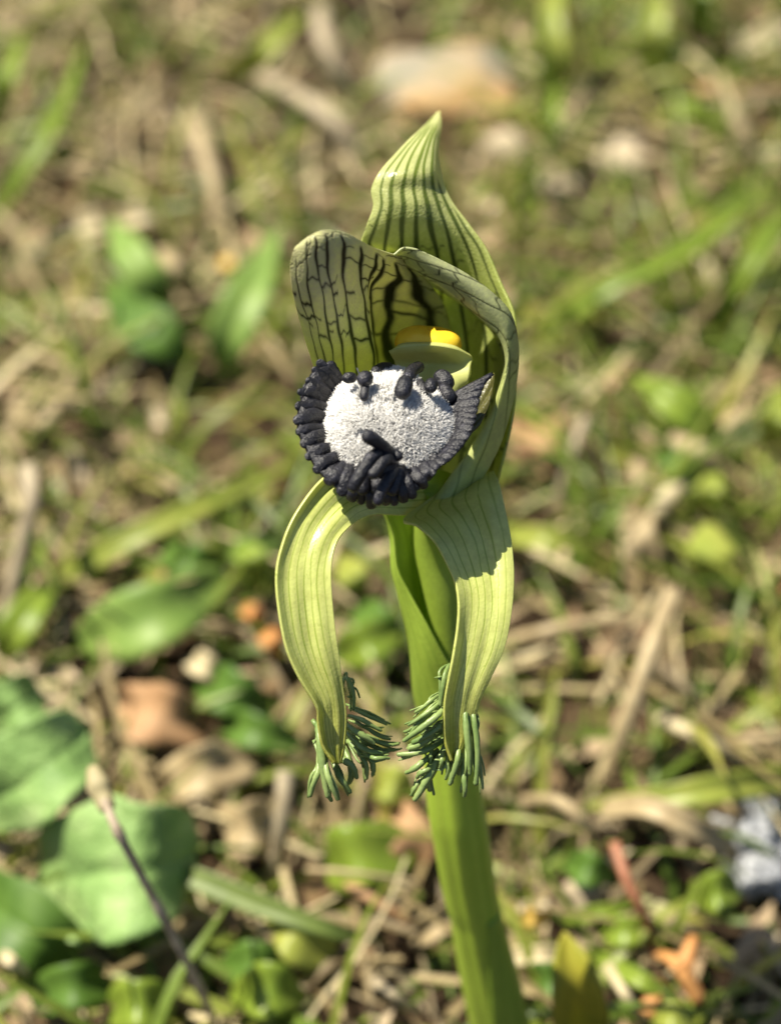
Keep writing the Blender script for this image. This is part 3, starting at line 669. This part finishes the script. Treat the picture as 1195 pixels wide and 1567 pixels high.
# ---- ovary inside the bract
P = crom(QA(np.array([(0, 0, .5)]) + np.array([(688, 1080, -2.3), (684, 1000, -2.0), (676, 920, -1.75), (664, 840, -1.5), (664, 780, -1.2), (672, 740, -.95)])), 40)
v, f = tube_geo(P, np.interp(np.linspace(0, 1, 40), [0, .4, .8, 1], [.20, .22, .20, .22]), 24)
make('ovary', v, f, m_br, orchid, B0, {'vein': np.zeros(len(v)), 'along': np.zeros(len(v))})

# ---- floral bract
net = []
for y, c0_, c1_, c2_, c3_, c4_, c5_ in [
    (1110, (722, -1.95), (680, -1.95), (644, -2.35), (668, -2.75), (700, -2.8), (728, -2.6)),
    (1060, (712, -1.75), (665, -1.78), (634, -2.15), (662, -2.5), (695, -2.6), (726, -2.4)),
    (1010, (683, -1.55), (650, -1.62), (629, -1.95), (658, -2.3), (692, -2.4), (722, -2.15)),
    (960, (656, -1.42), (634, -1.52), (622, -1.75), (655, -2.1), (690, -2.2), (720, -1.95)),
    (910, (626, -1.38), (618, -1.45), (612, -1.6), (648, -1.95), (686, -2.0), (716, -1.8)),
    (870, (609, -1.35), (606, -1.4), (603, -1.5), (640, -1.8), (680, -1.85), (712, -1.65)),
    (820, (601, -1.32), (600, -1.35), (599, -1.4), (632, -1.6), (670, -1.65), (700, -1.5)),
    (780, (588, -1.22), (588, -1.24), (589, -1.26), (622, -1.4), (660, -1.45), (690, -1.35))]:
    net.append([(x, y, d + .6) for x, d in (c0_, c1_, c2_, c3_, c4_, c5_)])
sheet('floral_bract', net, m_br, orchid, B0, 90, 70, [(k, k, .012, -1, 2, .5) for k in np.linspace(.08, .92, 12)], None, .03, 4, .004)

# ---- dorsal sepal
net = []
for y, xs, ds in [
    (172, (669, 670, 671, 671.5, 672, 672.5, 673), (-1.5,) * 7),
    (192, (650, 655, 660, 665, 669, 672, 674), (-1.10, -1.08, -1.07, -1.07, -1.08, -1.12, -1.18)),
    (214, (626, 636, 645, 654, 661, 667, 671), (-.75, -.71, -.70, -.70, -.72, -.80, -.95)),
    (238, (603, 618, 632, 645, 656, 664, 670), (-.46, -.42, -.40, -.41, -.46, -.55, -.74)),
    (264, (581, 602, 621, 638, 653, 664, 675), (-.25, -.18, -.16, -.18, -.24, -.34, -.58)),
    (290, (569, 594, 616, 636, 654, 669, 682), (-.26, -.18, -.18, -.20, -.26, -.36, -.50)),
    (316, (572, 596, 618, 640, 661, 681, 696), (-.26, -.18, -.18, -.20, -.25, -.32, -.41)),
    (345, (561, 590, 616, 642, 668, 694, 719), (-.28, -.22, -.22, -.23, -.26, -.30, -.34)),
    (380, (550, 583, 614, 645, 677, 710, 744), (-.34, -.33, -.34, -.35, -.34, -.33, -.31)),
    (430, (546, 582, 616, 650, 686, 724, 765), (-.55, -.60, -.66, -.68, -.60, -.46, -.28)),
    (482, (546, 582, 618, 654, 692, 734, 786), (-.90, -1.08, -1.2, -1.2, -1.0, -.70, -.20)),
    (545, (550, 586, 620, 656, 694, 738, 789), (-1.05, -1.25, -1.35, -1.35, -1.15, -.80, -.22)),
    (620, (556, 590, 622, 656, 692, 736, 787), (-1.1, -1.3, -1.42, -1.42, -1.25, -.9, -.35)),
    (690, (574, 604, 630, 660, 690, 728, 774), (-1.1, -1.25, -1.35, -1.35, -1.2, -.95, -.5)),
    (750, (605, 622, 640, 662, 686, 716, 758), (-1.0, -1.1, -1.15, -1.15, -1.05, -.9, -.65))]:
    net.append([(x, y, d - (.55 * min(1, max(0, (y - 330) / 120)) * (1 - ((k - 3) / 3) ** 2))) for k, (x, d) in enumerate(zip(xs, ds))])
sheet('dorsal_sepal', net, m_dors, orchid, B0, 230, 130,
      [(.10, .06, .014, .0, 1, .8), (.22, .16, .019, .05, 1, .95), (.35, .30, .022, .05, 1, 1), (.48, .46, .022, .05, 1, 1), (.61, .60, .024, .05, 1, 1), (.74, .75, .024, .08, 1, 1), (.86, .87, .020, .3, 1, .95), (.94, .95, .014, .42, 1, .7)],
      (.40, 1.0, 6, .012, .85), .024, 5, .003, along=lambda t: np.clip((t - .15) / .5, 0, 1))

# ---- left petal
net = []
for row in [
    [(500, 622, .1), (515, 622, .1), (532, 622, .05), (552, 622, 0), (575, 622, -.1), (586, 622, -.5), (670, 622, -.95)],
    [(487, 585, .22), (505, 585, .26), (525, 585, .24), (548, 585, .16), (575, 585, .02), (586, 585, -.5), (680, 585, -.95)],
    [(477, 550, .32), (498, 550, .38), (520, 550, .36), (545, 550, .27), (573, 550, .10), (582, 550, -.5), (690, 550, -1.05)],
    [(466, 515, .42), (490, 515, .50), (516, 515, .48), (543, 515, .38), (568, 515, .18), (578, 515, -.5), (690, 515, -1.15)],
    [(456, 478, .48), (483, 478, .58), (510, 477, .56), (538, 476, .44), (562, 474, .22), (574, 476, -.5), (685, 485, -1.2)],
    [(447, 435, .50), (474, 434, .60), (504, 432, .58), (533, 432, .46), (558, 436, .22), (578, 444, -.42), (675, 458, -1.15)],
    [(445, 405, .48), (471, 398, .56), (502, 393, .54), (533, 396, .42), (561, 408, .18), (594, 420, -.38), (655, 432, -1.0)],
    [(450, 385, .46), (473, 372, .50), (501, 366, .48), (532, 372, .36), (563, 388, .14), (597, 403, -.32), (640, 412, -.85)],
    [(458, 374, .42), (475, 360, .42), (499, 352, .40), (531, 358, .28), (564, 375, .10), (600, 389, -.28), (630, 396, -.7)]]:
    net.append([(x, y, d + .92 * (500 - y) / 150) for x, y, d in row])
sheet('petal', net, m_pet, orchid, B0, 170, 170,
      [(.10, .05, .018, .05, .80, .9), (.18, .14, .022, 0, .93, 1), (.28, .23, .027, 0, .96, 1), (.38, .32, .030, 0, .96, 1), (.50, .44, .036, 0, .96, 1), (.66, .60, .036, 0, .93, 1), (.73, .72, .036, 0, .95, 1), (.80, .79, .034, 0, .92, 1), (.87, .87, .036, 0, .92, 1), (.95, .95, .036, 0, .9, 1), (.13, .18, .014, .72, .95, .9), (.43, .38, .014, .86, .98, .9)],
      (.35, 1.0, 7, .017, .95), .022, 21, .004, along=lambda t: np.clip((t - .15) / .45, 0, 1))

# ---- right petal, rolled over the column
net = []
for o_, i_, dd in [
    ((602, 389), (603, 392), -.02), ((620, 380), (617, 398), .06), ((654, 389), (650, 424), .16), ((704, 413), (695, 455), .26), ((750, 446), (738, 489), .30),
    ((779, 478), (764, 518), .26), ((788, 520), (772, 558), .16), ((787, 570), (763, 600), .06), ((781, 622), (746, 645), -.05),
    ((768, 670), (722, 685), -.14), ((748, 712), (697, 718), -.2), ((728, 745), (675, 750), -.26), ((706, 775), (650, 780), -.32)]:
    o_, i_ = np.array(o_, float), np.array(i_, float); m_ = (o_ + i_) / 2
    back = i_ + (i_ - o_) * -.25
    q_ = max(0, 1 - len(net) / 7)
    net.append([(*o_, dd - .10 + .60 * q_), (*(o_ * .7 + i_ * .3), dd + .03 + .34 * q_), (*(o_ * .35 + i_ * .65), dd + .10 + .05 * q_), (*i_, dd + .02 - .10 * q_), (*(i_ * .9 + o_ * .1), dd - .2), (*back, dd - .5), (*(back + np.array([-10., 4.]) + (i_ - np.array([790., 600.])) * -.05), dd - .95)])
sheet('petal', net, m_petr, orchid, B0, 220, 70,
      [(.62, -.6, .014, 0, 1, 1), (.85, -.3, .014, 0, 1, 1), (1.1, .0, .015, 0, 1, .95), (1.35, .22, .014, .1, 1, .75), (1.6, .42, .012, .2, 1, .6), (.4, -.9, .013, 0, .6, 1), (.2, -1.3, .013, 0, .4, 1), (1.85, .6, .012, .3, 1, .5)],
      (.05, .6, 10, .012, .9), .022, 31, .011, along=lambda t: 1 - np.clip((t - .3) / .35, 0, 1))

# ---- column with anther cap
net = []
for y, xs, ds in [
    (0, None, None)]:
    pass
net = [[(598, 536, .02), (612, 529, .10), (640, 526, .12), (668, 526, .12), (697, 532, .08), (721, 544, -.04)],
       [(599, 540, .00), (614, 536, .05), (641, 535, .06), (668, 536, .06), (697, 541, .03), (721, 551, -.06)],
       [(604, 552, -.10), (618, 552, -.12), (642, 553, -.14), (668, 554, -.13), (695, 556, -.08), (720, 562, -.02)],
       [(608, 572, -.15), (622, 573, -.14), (644, 574, -.12), (668, 575, -.10), (692, 576, -.06), (718, 578, -.02)],
       [(614, 595, -.2), (627, 597, -.12), (646, 598, -.06), (668, 599, -.04), (689, 599, -.06), (710, 598, -.12)],
       [(622, 640, -.3), (634, 642, -.2), (650, 643, -.12), (668, 643, -.12), (685, 643, -.16), (700, 642, -.25)]]
colm = sheet('column', net, m_col, orchid, B0, 60, 60, (), None, .06, 8, .002)
bmv, bmf = [], []
nu, nv = 40, 16
cc = QA(np.array([655., 528., -.10]))
for i in range(nv + 1):
    ph = math.pi / 2 * i / nv
    for j in range(nu):
        t = 2 * math.pi * j / nu
        sx = math.copysign(abs(math.cos(t)) ** .9, math.cos(t)); sy = math.copysign(abs(math.sin(t)) ** .9, math.sin(t))
        rx = .345 * math.cos(ph) ** .7; rz = .23 * math.cos(ph) ** .7
        groove = 1 - .03 * math.exp(-(sx * 4) ** 2)
        bmv.append(cc + U * (rx * sx) + (W * .80 + V * -.35) * (rz * sy * groove) + (V * .85 + W * .25) * (.205 * math.sin(ph) ** .8 * groove - .03 * sx * .5))
for i in range(nv):
    for j in range(nu): bmf.append((i * nu + j, i * nu + (j + 1) % nu, (i + 1) * nu + (j + 1) % nu, (i + 1) * nu + j))
bmf.append(tuple(range(nu))[::-1])
make('anther_cap', bmv, bmf, m_ant, colm, B0)

# ---- lateral sepals
def lateral(rows, mat, seed, depth, bulge, fold_out=.0, fold_in=0.0):
    net = []
    for (o_, i_), d in zip(rows, depth):
        o_, i_ = np.array(o_, float), np.array(i_, float)
        r = []
        for s in (0, .1, .2, .3, .4, .5, .6, .7, .8, .9, 1):
            q = o_ + (i_ - o_) * s
            f_o = max(0, 1 - s / .25) ** 1.5 * fold_out; f_i = max(0, (s - .62) / .38) ** 1.3 * fold_in
            r.append((*q, d + bulge * (1 - (2 * s - 1) ** 2) - f_o - f_i + .007 * math.sin(s * 15 + seed)))
        net.append(r)
    return sheet('lateral_sepal', net, mat, orchid, B0, 190, 80,
                 [(k, k + rg_, .008, -1, 2, st) for k, rg_, st in ((.1, .02, .6), (.23, .0, .85), (.36, 0, .9), (.49, 0, .9), (.62, 0, .9), (.75, 0, .8), (.88, -.02, .6))],
                 (.35, .85, 3, .006, .5), .03, seed, .004, along=lambda t: np.clip((t - .62) / .38, 0, 1), relief=.001)
LL = [((640, 700), (655, 786)), ((590, 700), (612, 789)), ((535, 712), (577, 787)), ((493, 734), (548, 796)), ((453, 787), (521, 821)), ((432, 836), (510, 849)),
      ((423, 880), (507, 880)), ((426, 931), (509, 920)), ((437, 991), (514, 968)), ((456, 1036), (519, 1004)), ((484, 1082), (524, 1045)),
      ((488, 1106), (530, 1092)), ((495, 1140), (528, 1136)), ((512, 1168), (522, 1168))]
lsep = lateral(LL, m_lat, 41, (-.35, -.05, .25, .48, .64, .72, .76, .77, .75, .71, .64, .56, .48, .42), -.015, -.09, .02)
RL = [((755, 722), (672, 752)), ((764, 742), (618, 794)), ((773, 783), (638, 805)), ((781, 825), (664, 829)), ((785, 871), (682, 861)), ((784, 910), (696, 893)),
      ((781, 940), (701, 925)), ((775, 975), (699, 960)), ((765, 1005), (692, 1001)), ((750, 1037), (685, 1036)), ((735, 1070), (680, 1070)),
      ((727, 1100), (680, 1105)), ((719, 1130), (682, 1136)), ((698, 1164), (690, 1165))]
rsep = lateral(RL, m_lat, 43, (-.45, -.1, .16, .33, .45, .52, .56, .57, .56, .53, .48, .42, .36, .30), .0, .02, -.10)

# fringe of the sepal tips, each filament its own piece (zoom coordinates of the tip region)
def fz(x, y, d): return Q(450 + x / 3.62, 1000 + y / 3.62, d)
FR_L = [([(255, 150), (300, 140), (330, 220), (325, 360)], 24, -.2), ([(318, 180), (348, 200), (362, 262)], 13, -.2), ([(330, 250), (310, 250), (290, 235)], 12, -.2), ([(280, 200), (276, 150), (290, 118)], 14, -.2),
        ([(300, 300), (360, 325), (440, 365), (545, 412)], 22, -.25), ([(300, 350), (375, 372), (430, 402), (515, 442)], 28, -.12), ([(290, 390), (330, 425), (390, 458), (478, 512)], 34, -.05),
        ([(290, 440), (340, 490), (400, 535), (528, 556)], 30, -.15), ([(390, 555), (440, 578), (490, 584), (550, 582)], 24, -.15), ([(330, 300), (420, 335), (470, 370), (560, 400)], 18, -.35), ([(300, 470), (370, 520), (450, 545), (560, 540)], 26, -.28),
        ([(135, 380), (145, 480), (165, 640), (196, 864)], 50, .0), ([(140, 500), (130, 640), (108, 730), (76, 826)], 34, -.05), ([(160, 540), (185, 650), (220, 750), (262, 838)], 32, .05),
        ([(215, 500), (260, 570), (330, 630), (358, 718)], 36, -.15), ([(200, 560), (240, 670), (280, 730), (326, 800)], 34, -.2), ([(290, 480), (370, 560), (402, 640), (390, 738)], 30, -.35),
        ([(300, 470), (410, 540), (442, 620), (428, 698)], 28, -.4), ([(260, 500), (305, 570), (322, 660), (300, 745)], 32, -.35), ([(150, 600), (190, 700), (185, 770), (215, 835)], 26, -.05), ([(130, 430), (122, 480), (112, 505)], 10, .0), ([(330, 420), (420, 470), (520, 500), (600, 500)], 22, -.3), ([(340, 460), (430, 510), (520, 530), (620, 520)], 22, -.35), ([(320, 380), (400, 420), (470, 460), (560, 470)], 20, -.3)]
FR_R = [([(862, 60), (840, 120), (822, 200), (800, 330)], 32, .15), ([(845, 128), (810, 124), (774, 134)], 11, .15), ([(815, 215), (770, 250), (710, 288), (640, 336)], 22, .05),
        ([(825, 250), (780, 295), (690, 362), (600, 426)], 26, .1), ([(840, 300), (790, 350), (690, 430), (570, 514)], 42, .14), ([(860, 350), (800, 400), (720, 465), (618, 518)], 34, .05), ([(830, 280), (740, 345), (650, 420), (590, 445)], 20, .0),
        ([(850, 460), (760, 520), (660, 552), (538, 568)], 32, -.15), ([(850, 420), (780, 450), (700, 500), (596, 542)], 34, -.1), ([(800, 540), (720, 600), (655, 638), (604, 670)], 32, -.15),
        ([(800, 580), (740, 645), (705, 672), (674, 700)], 28, -.1), ([(830, 540), (785, 630), (715, 745), (638, 845)], 46, -.15), ([(790, 480), (750, 545), (750, 600), (740, 655)], 24, -.15),
        ([(840, 500), (815, 570), (820, 610), (800, 650)], 26, -.05), ([(860, 500), (845, 590), (840, 660), (828, 730)], 26, -.1), ([(900, 470), (910, 560), (885, 650), (848, 758)], 32, -.05),
        ([(920, 560), (942, 690), (940, 750), (934, 810)], 30, -.1), ([(945, 260), (955, 370), (970, 560), (974, 724)], 34, .06), ([(975, 260), (992, 360), (1012, 560), (1008, 806)], 32, .02),
        ([(985, 420), (1005, 520), (1030, 650), (1040, 792)], 22, -.1), ([(860, 430), (882, 500), (900, 600), (915, 705)], 34, -.25), ([(840, 520), (765, 640), (745, 700), (762, 795)], 40, -.3),
        ([(850, 500), (860, 600), (872, 680), (882, 745)], 34, -.3), ([(960, 420), (950, 560), (958, 640), (950, 700)], 22, -.05), ([(790, 560), (700, 700), (665, 760), (655, 800)], 26, -.25)]
for lst, par in ((FR_L, lsep), (FR_R, rsep)):
    rf = np.random.default_rng(len(lst))
    for k, (pp, w, d) in enumerate(lst):
        n_ = len(pp)
        for q_, (ws, jt, dz) in enumerate(((.95, 5, .34), (.6, 15, .26), (.5, 17, .30)) if w > 18 else ((.9, 4, .34),)):
            cut = 1.0 if q_ == 0 else rf.uniform(.7, .98)
            pts_ = [(x + rf.normal(0, jt), y + rf.normal(0, jt), d + dz + (.08 if 0 < i < n_ - 1 else 0) - (.05 if i == 0 else 0)) for i, (x, y) in enumerate(pp)]
            ctrl = crom(np.array([fz(*p_) for p_ in pts_]), 12)[:max(6, int(12 * cut) + 1)][::2]
            r = rf.uniform(1.0, 1.3) * ws * w / 3.62 / PXC / 2
            finger('fringe_filament', ctrl, r * .7, r * rf.uniform(.85, 1.05), r * rf.uniform(.45, .75), m_fr, par, B0, 18, 8, .75, .12, k * 3 + q_)

# ---- lip: dark dish, hairy disc, fringe lobes, calli
LC = Q(592, 632, .72); E1 = U; E2 = V * .80 - W * .60; E3 = V * .60 + W * .80
def disc_r(t):    # outline of the hairy disc (cm)
    return .60 * (1 + .05 * math.cos(2 * t) + .03 * math.cos(3 * t + .5))
def disc(rho, t, lift=0.0):
    r = disc_r(t) * rho
    h = .30 * (1 - rho ** 2.2) - .12
    h -= .05 * math.exp(-((r * math.cos(t) + .02) / .09) ** 2) * (1 if math.sin(t) < .2 else .3)
    return LC + E1 * (r * math.cos(t) * .98) + E2 * (r * math.sin(t) * 1.12) + E3 * (h + lift)
lv, lf = [], []
nr_, nt_ = 30, 96
for i in range(nr_):
    rho = i / (nr_ - 1) * 1.22
    for j in range(nt_):
        t = 2 * math.pi * j / nt_
        p = disc(rho, t)
        if math.sin(t) > .15: rho = min(rho, 1 + .22 * max(0, (.45 - math.sin(t)) / .3))
        if rho > 1: p = disc(1, t) + (disc(1, t) - disc(.9, t)) * ((rho - 1) / .1) * .9 + E3 * (rho - 1) * .55
        lv.append(p - E3 * (.02 + .08 * min(1, max(0, (1.0 - rho) / .1))))
for i in range(nr_ - 1):
    for j in range(nt_): lf.append((i * nt_ + j, i * nt_ + (j + 1) % nt_, (i + 1) * nt_ + (j + 1) % nt_, (i + 1) * nt_ + j))
lip = make('lip', lv, lf, m_dark, orchid, B0)
md = lip.modifiers.new('thickness', 'SOLIDIFY'); md.thickness = .06 * CM; md.offset = -1
dv = [disc(i / 23 * .97, 2 * math.pi * j / 72) + E3 * .004 for i in range(24) for j in range(72)]
df = [(i * 72 + j, i * 72 + (j + 1) % 72, (i + 1) * 72 + (j + 1) % 72, (i + 1) * 72 + j) for i in range(23) for j in range(72)]
make('lip_disc', dv, df, m_disc, lip, B0)

# dense white hairs
CAL = [  # calli: ctrl (px, py, d), radius px
    ([(545, 578, .75), (535, 578, .80), (524, 580, .82)], 9), ([(566, 574, .82), (558, 580, .90), (550, 588, .93)], 12.5), ([(560, 585, .86), (558, 600, .92), (556, 614, .95)], 7),
    ([(622, 578, .84), (618, 593, .96), (612, 611, 1.0)], 13), ([(662, 582, .72), (659, 592, .82), (656, 601, .84)], 10.5),
    ([(645, 560, .42), (632, 566, .60), (624, 582, .78)], 10), ([(666, 572, .46), (678, 580, .52), (688, 596, .58)], 17), ([(676, 590, .56), (684, 602, .66), (692, 616, .68)], 14),
    ([(600, 561, .44), (585, 562, .55), (572, 570, .70)], 8), ([(640, 582, .70), (646, 592, .80), (652, 606, .84)], 9),
    ([(604, 702, 1.08), (584, 682, 1.30), (567, 670, 1.42), (554, 664, 1.46)], 10.5), ([(598, 706, 1.08), (580, 696, 1.28), (568, 700, 1.38), (548, 732, 1.40), (536, 752, 1.34)], 9.5),
    ([(604, 712, 1.08), (592, 702, 1.28), (582, 712, 1.38), (566, 732, 1.42)], 9), ([(604, 715, 1.06), (598, 728, 1.2), (584, 750, 1.30), (575, 774, 1.28)], 9),
    ([(612, 715, 1.02), (606, 735, 1.12), (596, 758, 1.18)], 10), ([(560, 712, 1.08), (556, 735, 1.16), (554, 758, 1.18)], 11), ([(580, 712, 1.05), (578, 738, 1.12), (576, 758, 1.12)], 13),
    ([(596, 690, 1.12), (606, 696, 1.16), (616, 702, 1.16)], 8),
    ([(602, 698, 1.02), (590, 710, 1.12), (576, 732, 1.14)], 19), ([(572, 700, 1.06), (564, 712, 1.12), (556, 730, 1.12)], 13)]
rg = np.random.default_rng(5)
hv, hf = [], []; nb = 0
calpts = [(crom(np.array(c_, float), 8), r_) for c_, r_ in CAL]
cnt = 0
while cnt < 13500:
    rho = math.sqrt(rg.random()); t = rg.uniform(0, 2 * math.pi)
    rho *= 1.0
    p = disc(rho, t); px, py, dep = topx(p)
    bad = any(np.min(np.hypot(cp_[:, 0] - px, cp_[:, 1] - py)) < r_ * .7 for cp_, r_ in calpts)
    if bad: continue
    cnt += 1
    e = .015
    nrm = np.cross(disc(min(rho + e, 1), t) - disc(max(rho - e, 0), t), disc(rho, t + .03) - disc(rho, t - .03)); nrm /= np.linalg.norm(nrm)
    if nrm @ E3 < 0: nrm = -nrm
    out = disc(min(rho + .05, 1.1), t) - p; out /= max(np.linalg.norm(out), 1e-6)
    cl = mnoise.noise((p[0] * 9, p[1] * 9, p[2] * 9)); cl2 = mnoise.noise((p[0] * 9 + 7, p[1] * 9, p[2] * 9 + 3))
    d1 = nrm * 1.0 + out * (.35 * rho) + U * (cl * .9 + rg.normal() * .22) + E2 * (cl2 * .9 + rg.normal() * .22)
    d1 /= np.linalg.norm(d1)
    Ln = rg.uniform(.05, .085) * (1.08 - .2 * min(1, max(0, (py - 590) / 110)))
    d2 = d1 + E2 * rg.normal() * .35 + U * rg.normal() * .35; d2 /= np.linalg.norm(d2)
    s1 = np.cross(d1, [.3, .5, .8]); s1 /= np.linalg.norm(s1); s2 = np.cross(d1, s1)
    w0 = rg.uniform(.0036, .0052)
    for q, (c_, w_) in enumerate(((p, w0), (p + d1 * Ln * .6, w0 * .95), (p + d1 * Ln * .6 + d2 * Ln * .4, w0 * .45))):
        for kk in range(3):
            an = kk * 2.094; hv.append(c_ + (s1 * math.cos(an) + s2 * math.sin(an)) * w_)
    for q in range(2):
        for kk in range(3):
            hf.append((nb + q * 3 + kk, nb + q * 3 + (kk + 1) % 3, nb + q * 3 + 3 + (kk + 1) % 3, nb + q * 3 + 3 + kk))
    hf.append((nb + 6, nb + 7, nb + 8)); nb += 9
o = make('lip_hair', hv, hf, m_hair, lip, B0); o['kind'] = 'stuff'

for k, (c_, r_) in enumerate(CAL):
    r = (.85 if k in (6, 7, 9) else 1.0) * r_ / PXC
    finger('callus', QA(np.array(c_, float) - np.array([0, 0, .12 if k in (5, 6, 7, 8, 9) else 0])), r * .85, r * .95, r, m_dark, lip, B0, 16, 14, .9, .05, 100 + k, True)
LOBES = [(486, 550, 512, 592, 9, .62), (500, 553, 517, 587, 9, .58), (477, 563, 509, 598, 8, .68), (466, 581, 506, 606, 8, .74), (456, 601, 503, 616, 7, .78), (462, 592, 506, 610, 9, .70),
         (452, 622, 501, 629, 9, .84), (450, 646, 501, 645, 9.5, .9), (451, 664, 502, 656, 8, .94), (461, 684, 504, 668, 9, .98), (469, 702, 511, 684, 8, 1.02), (482, 725, 521, 697, 9.5, 1.06),
         (498, 741, 531, 706, 9.5, 1.08), (521, 761, 541, 713, 9, 1.10), (537, 769, 549, 717, 8, 1.06), (552, 772, 559, 725, 7, 1.0), (568, 780, 569, 728, 8, 1.0), (591, 776, 588, 735, 7, 1.0), (604, 776, 597, 732, 7.5, 1.02),
         (618, 771, 606, 728, 7.5, 1.06), (634, 763, 618, 722, 8, 1.08), (649, 748, 632, 712, 8, 1.06), (661, 733, 643, 704, 8, 1.02), (669, 718, 650, 696, 7.5, .98), (684, 709, 657, 689, 8, .92),
         (696, 696, 664, 680, 8.5, .86), (707, 683, 670, 671, 9, .8), (717, 669, 677, 660, 9, .74), (723, 654, 682, 647, 9, .68), (727, 637, 686, 634, 9, .6), (731, 619, 690, 622, 9, .52), (735, 602, 694, 611, 8.5, .44), (742, 585, 700, 602, 8, .38), (755, 572, 705, 594, 8, .32)]
def near_ring(bx, by):
    best = min((np.hypot(topx(disc(1.02, t))[0] - bx, topx(disc(1.02, t))[1] - by), t) for t in np.linspace(0, 2 * math.pi, 73))
    return disc(1.0, best[1])
FL = []; rl = np.random.default_rng(77)
for k, (tx, ty, bx, by, r_, d) in enumerate(LOBES[:24]):
    base = near_ring(bx, by); tip = Q(tx + (7 if k > 23 else 0), ty, d); r = (1.0 if k < 12 else 1.08 if k < 23 else 1.0) * r_ / PXC
    lift = E3 * .05 if ty < 730 else W * .10
    inner = base - (tip - base) * .15 - E3 * .02
    axis_ = (tip - base) / np.linalg.norm(tip - base); sidev = np.cross(axis_, W)
    j1, j2 = rl.normal(0, .012, 2)
    ctrl = [inner, base * .62 + tip * .38 + lift + sidev * j1, base * .3 + tip * .7 + lift * rl.uniform(.5, 1.2) + sidev * j2, tip + axis_ * rl.uniform(-.015, .012)]
    finger('fringe_lobe', ctrl, r * 1.0, r * rl.uniform(.95, 1.15), r * rl.uniform(.68, .88), m_dark, lip, B0, 16, 14, rl.uniform(.34, .5), .07, 200 + k)
    if k + 1 < 24:                      # shorter lobes in a second row underneath
        nx = LOBES[k + 1]; f_ = rl.uniform(.35, .65)
        t2 = Q(tx * (1 - f_) + nx[0] * f_, ty * (1 - f_) + nx[1] * f_, d - .07); b2 = near_ring(bx * (1 - f_) + nx[2] * f_, by * (1 - f_) + nx[3] * f_)
        e_ = b2 + (t2 - b2) * rl.uniform(.78, .97)
        finger('fringe_lobe', [b2 - E3 * .05, b2 * .5 + e_ * .5 + lift * .3 - E3 * .03, e_], r * .9, r * .85, r * .6, m_dark, lip, B0, 12, 10, .6, .08, 300 + k)
    FL.append([base - E3 * .04, (base + tip) / 2 + lift * .5 - E3 * .01, base * .14 + tip * .86 + lift * .25])
# right side: an upswept wing with a finely toothed edge and radiating ridges
wi, wo = [], []
for k, (tx, ty, bx, by, r_, d) in enumerate(LOBES[22:]):
    base = near_ring(bx, by)
    wi.append(base - E3 * .03); wo.append(Q(tx + 2, ty, d + .05))
NW, NC = 260, 16
wi = crom(np.array(wi), NW); wo = crom(np.array(wo), NW)
tt_ = np.linspace(0, 1, NW); ph_ = tt_ * 17 + .25 * np.sin(tt_ * 21)
saw = np.abs(np.sin(ph_ * math.pi)) ** .55
wv = np.zeros((NW, NC, 3))
for c_ in range(NC):
    f_ = c_ / (NC - 1)
    reach = f_ * (1 - .17 * (1 - saw) * f_ ** 3) 
    wv[:, c_] = wi + (wo - wi) * reach[:, None] + (W * .7 + E3 * .3) * ((.07 * math.sin(f_ * 2.6) + .028 * f_ ** .7 * saw) )[:, None]
o = make('lip_wing', wv.reshape(-1, 3), gridfaces(NW, NC), m_dark, lip, B0)
md = o.modifiers.new('thickness', 'SOLIDIFY'); md.thickness = .045 * CM; md.offset = 0
fl = crom(np.array(FL), 140)
o = make('lip_margin', fl.reshape(-1, 3), gridfaces(140, 3), m_dark, lip, B0)
md = o.modifiers.new('thickness', 'SOLIDIFY'); md.thickness = .05 * CM; md.offset = 0
# olive underside of the raised right margin
net = [[(705, 600, .10), (728, 590, .12), (748, 576, .16), (761, 572, .18)], [(704, 620, .2), (728, 610, .24), (746, 600, .26), (757, 598, .26)],
       [(700, 640, .3), (724, 632, .38), (738, 628, .38), (750, 625, .36)], [(694, 660, .42), (716, 655, .5), (728, 650, .5), (738, 648, .46)], [(686, 678, .55), (700, 674, .6), (712, 670, .62), (722, 668, .58)]]
m_ol = petal_mat('lip_underside', (.10, .095, .018), (.06, .06, .016), (.03, .03, .01), (.03, .03, .01), .2)
net = [[(x - 4, y, d - .14) for x, y, d in r_] for r_ in net]
sheet('lip_margin', net, m_ol, lip, B0, 40, 30, [(.5, .6, .02, 0, 1, .7)], None, .03, 3, .006)
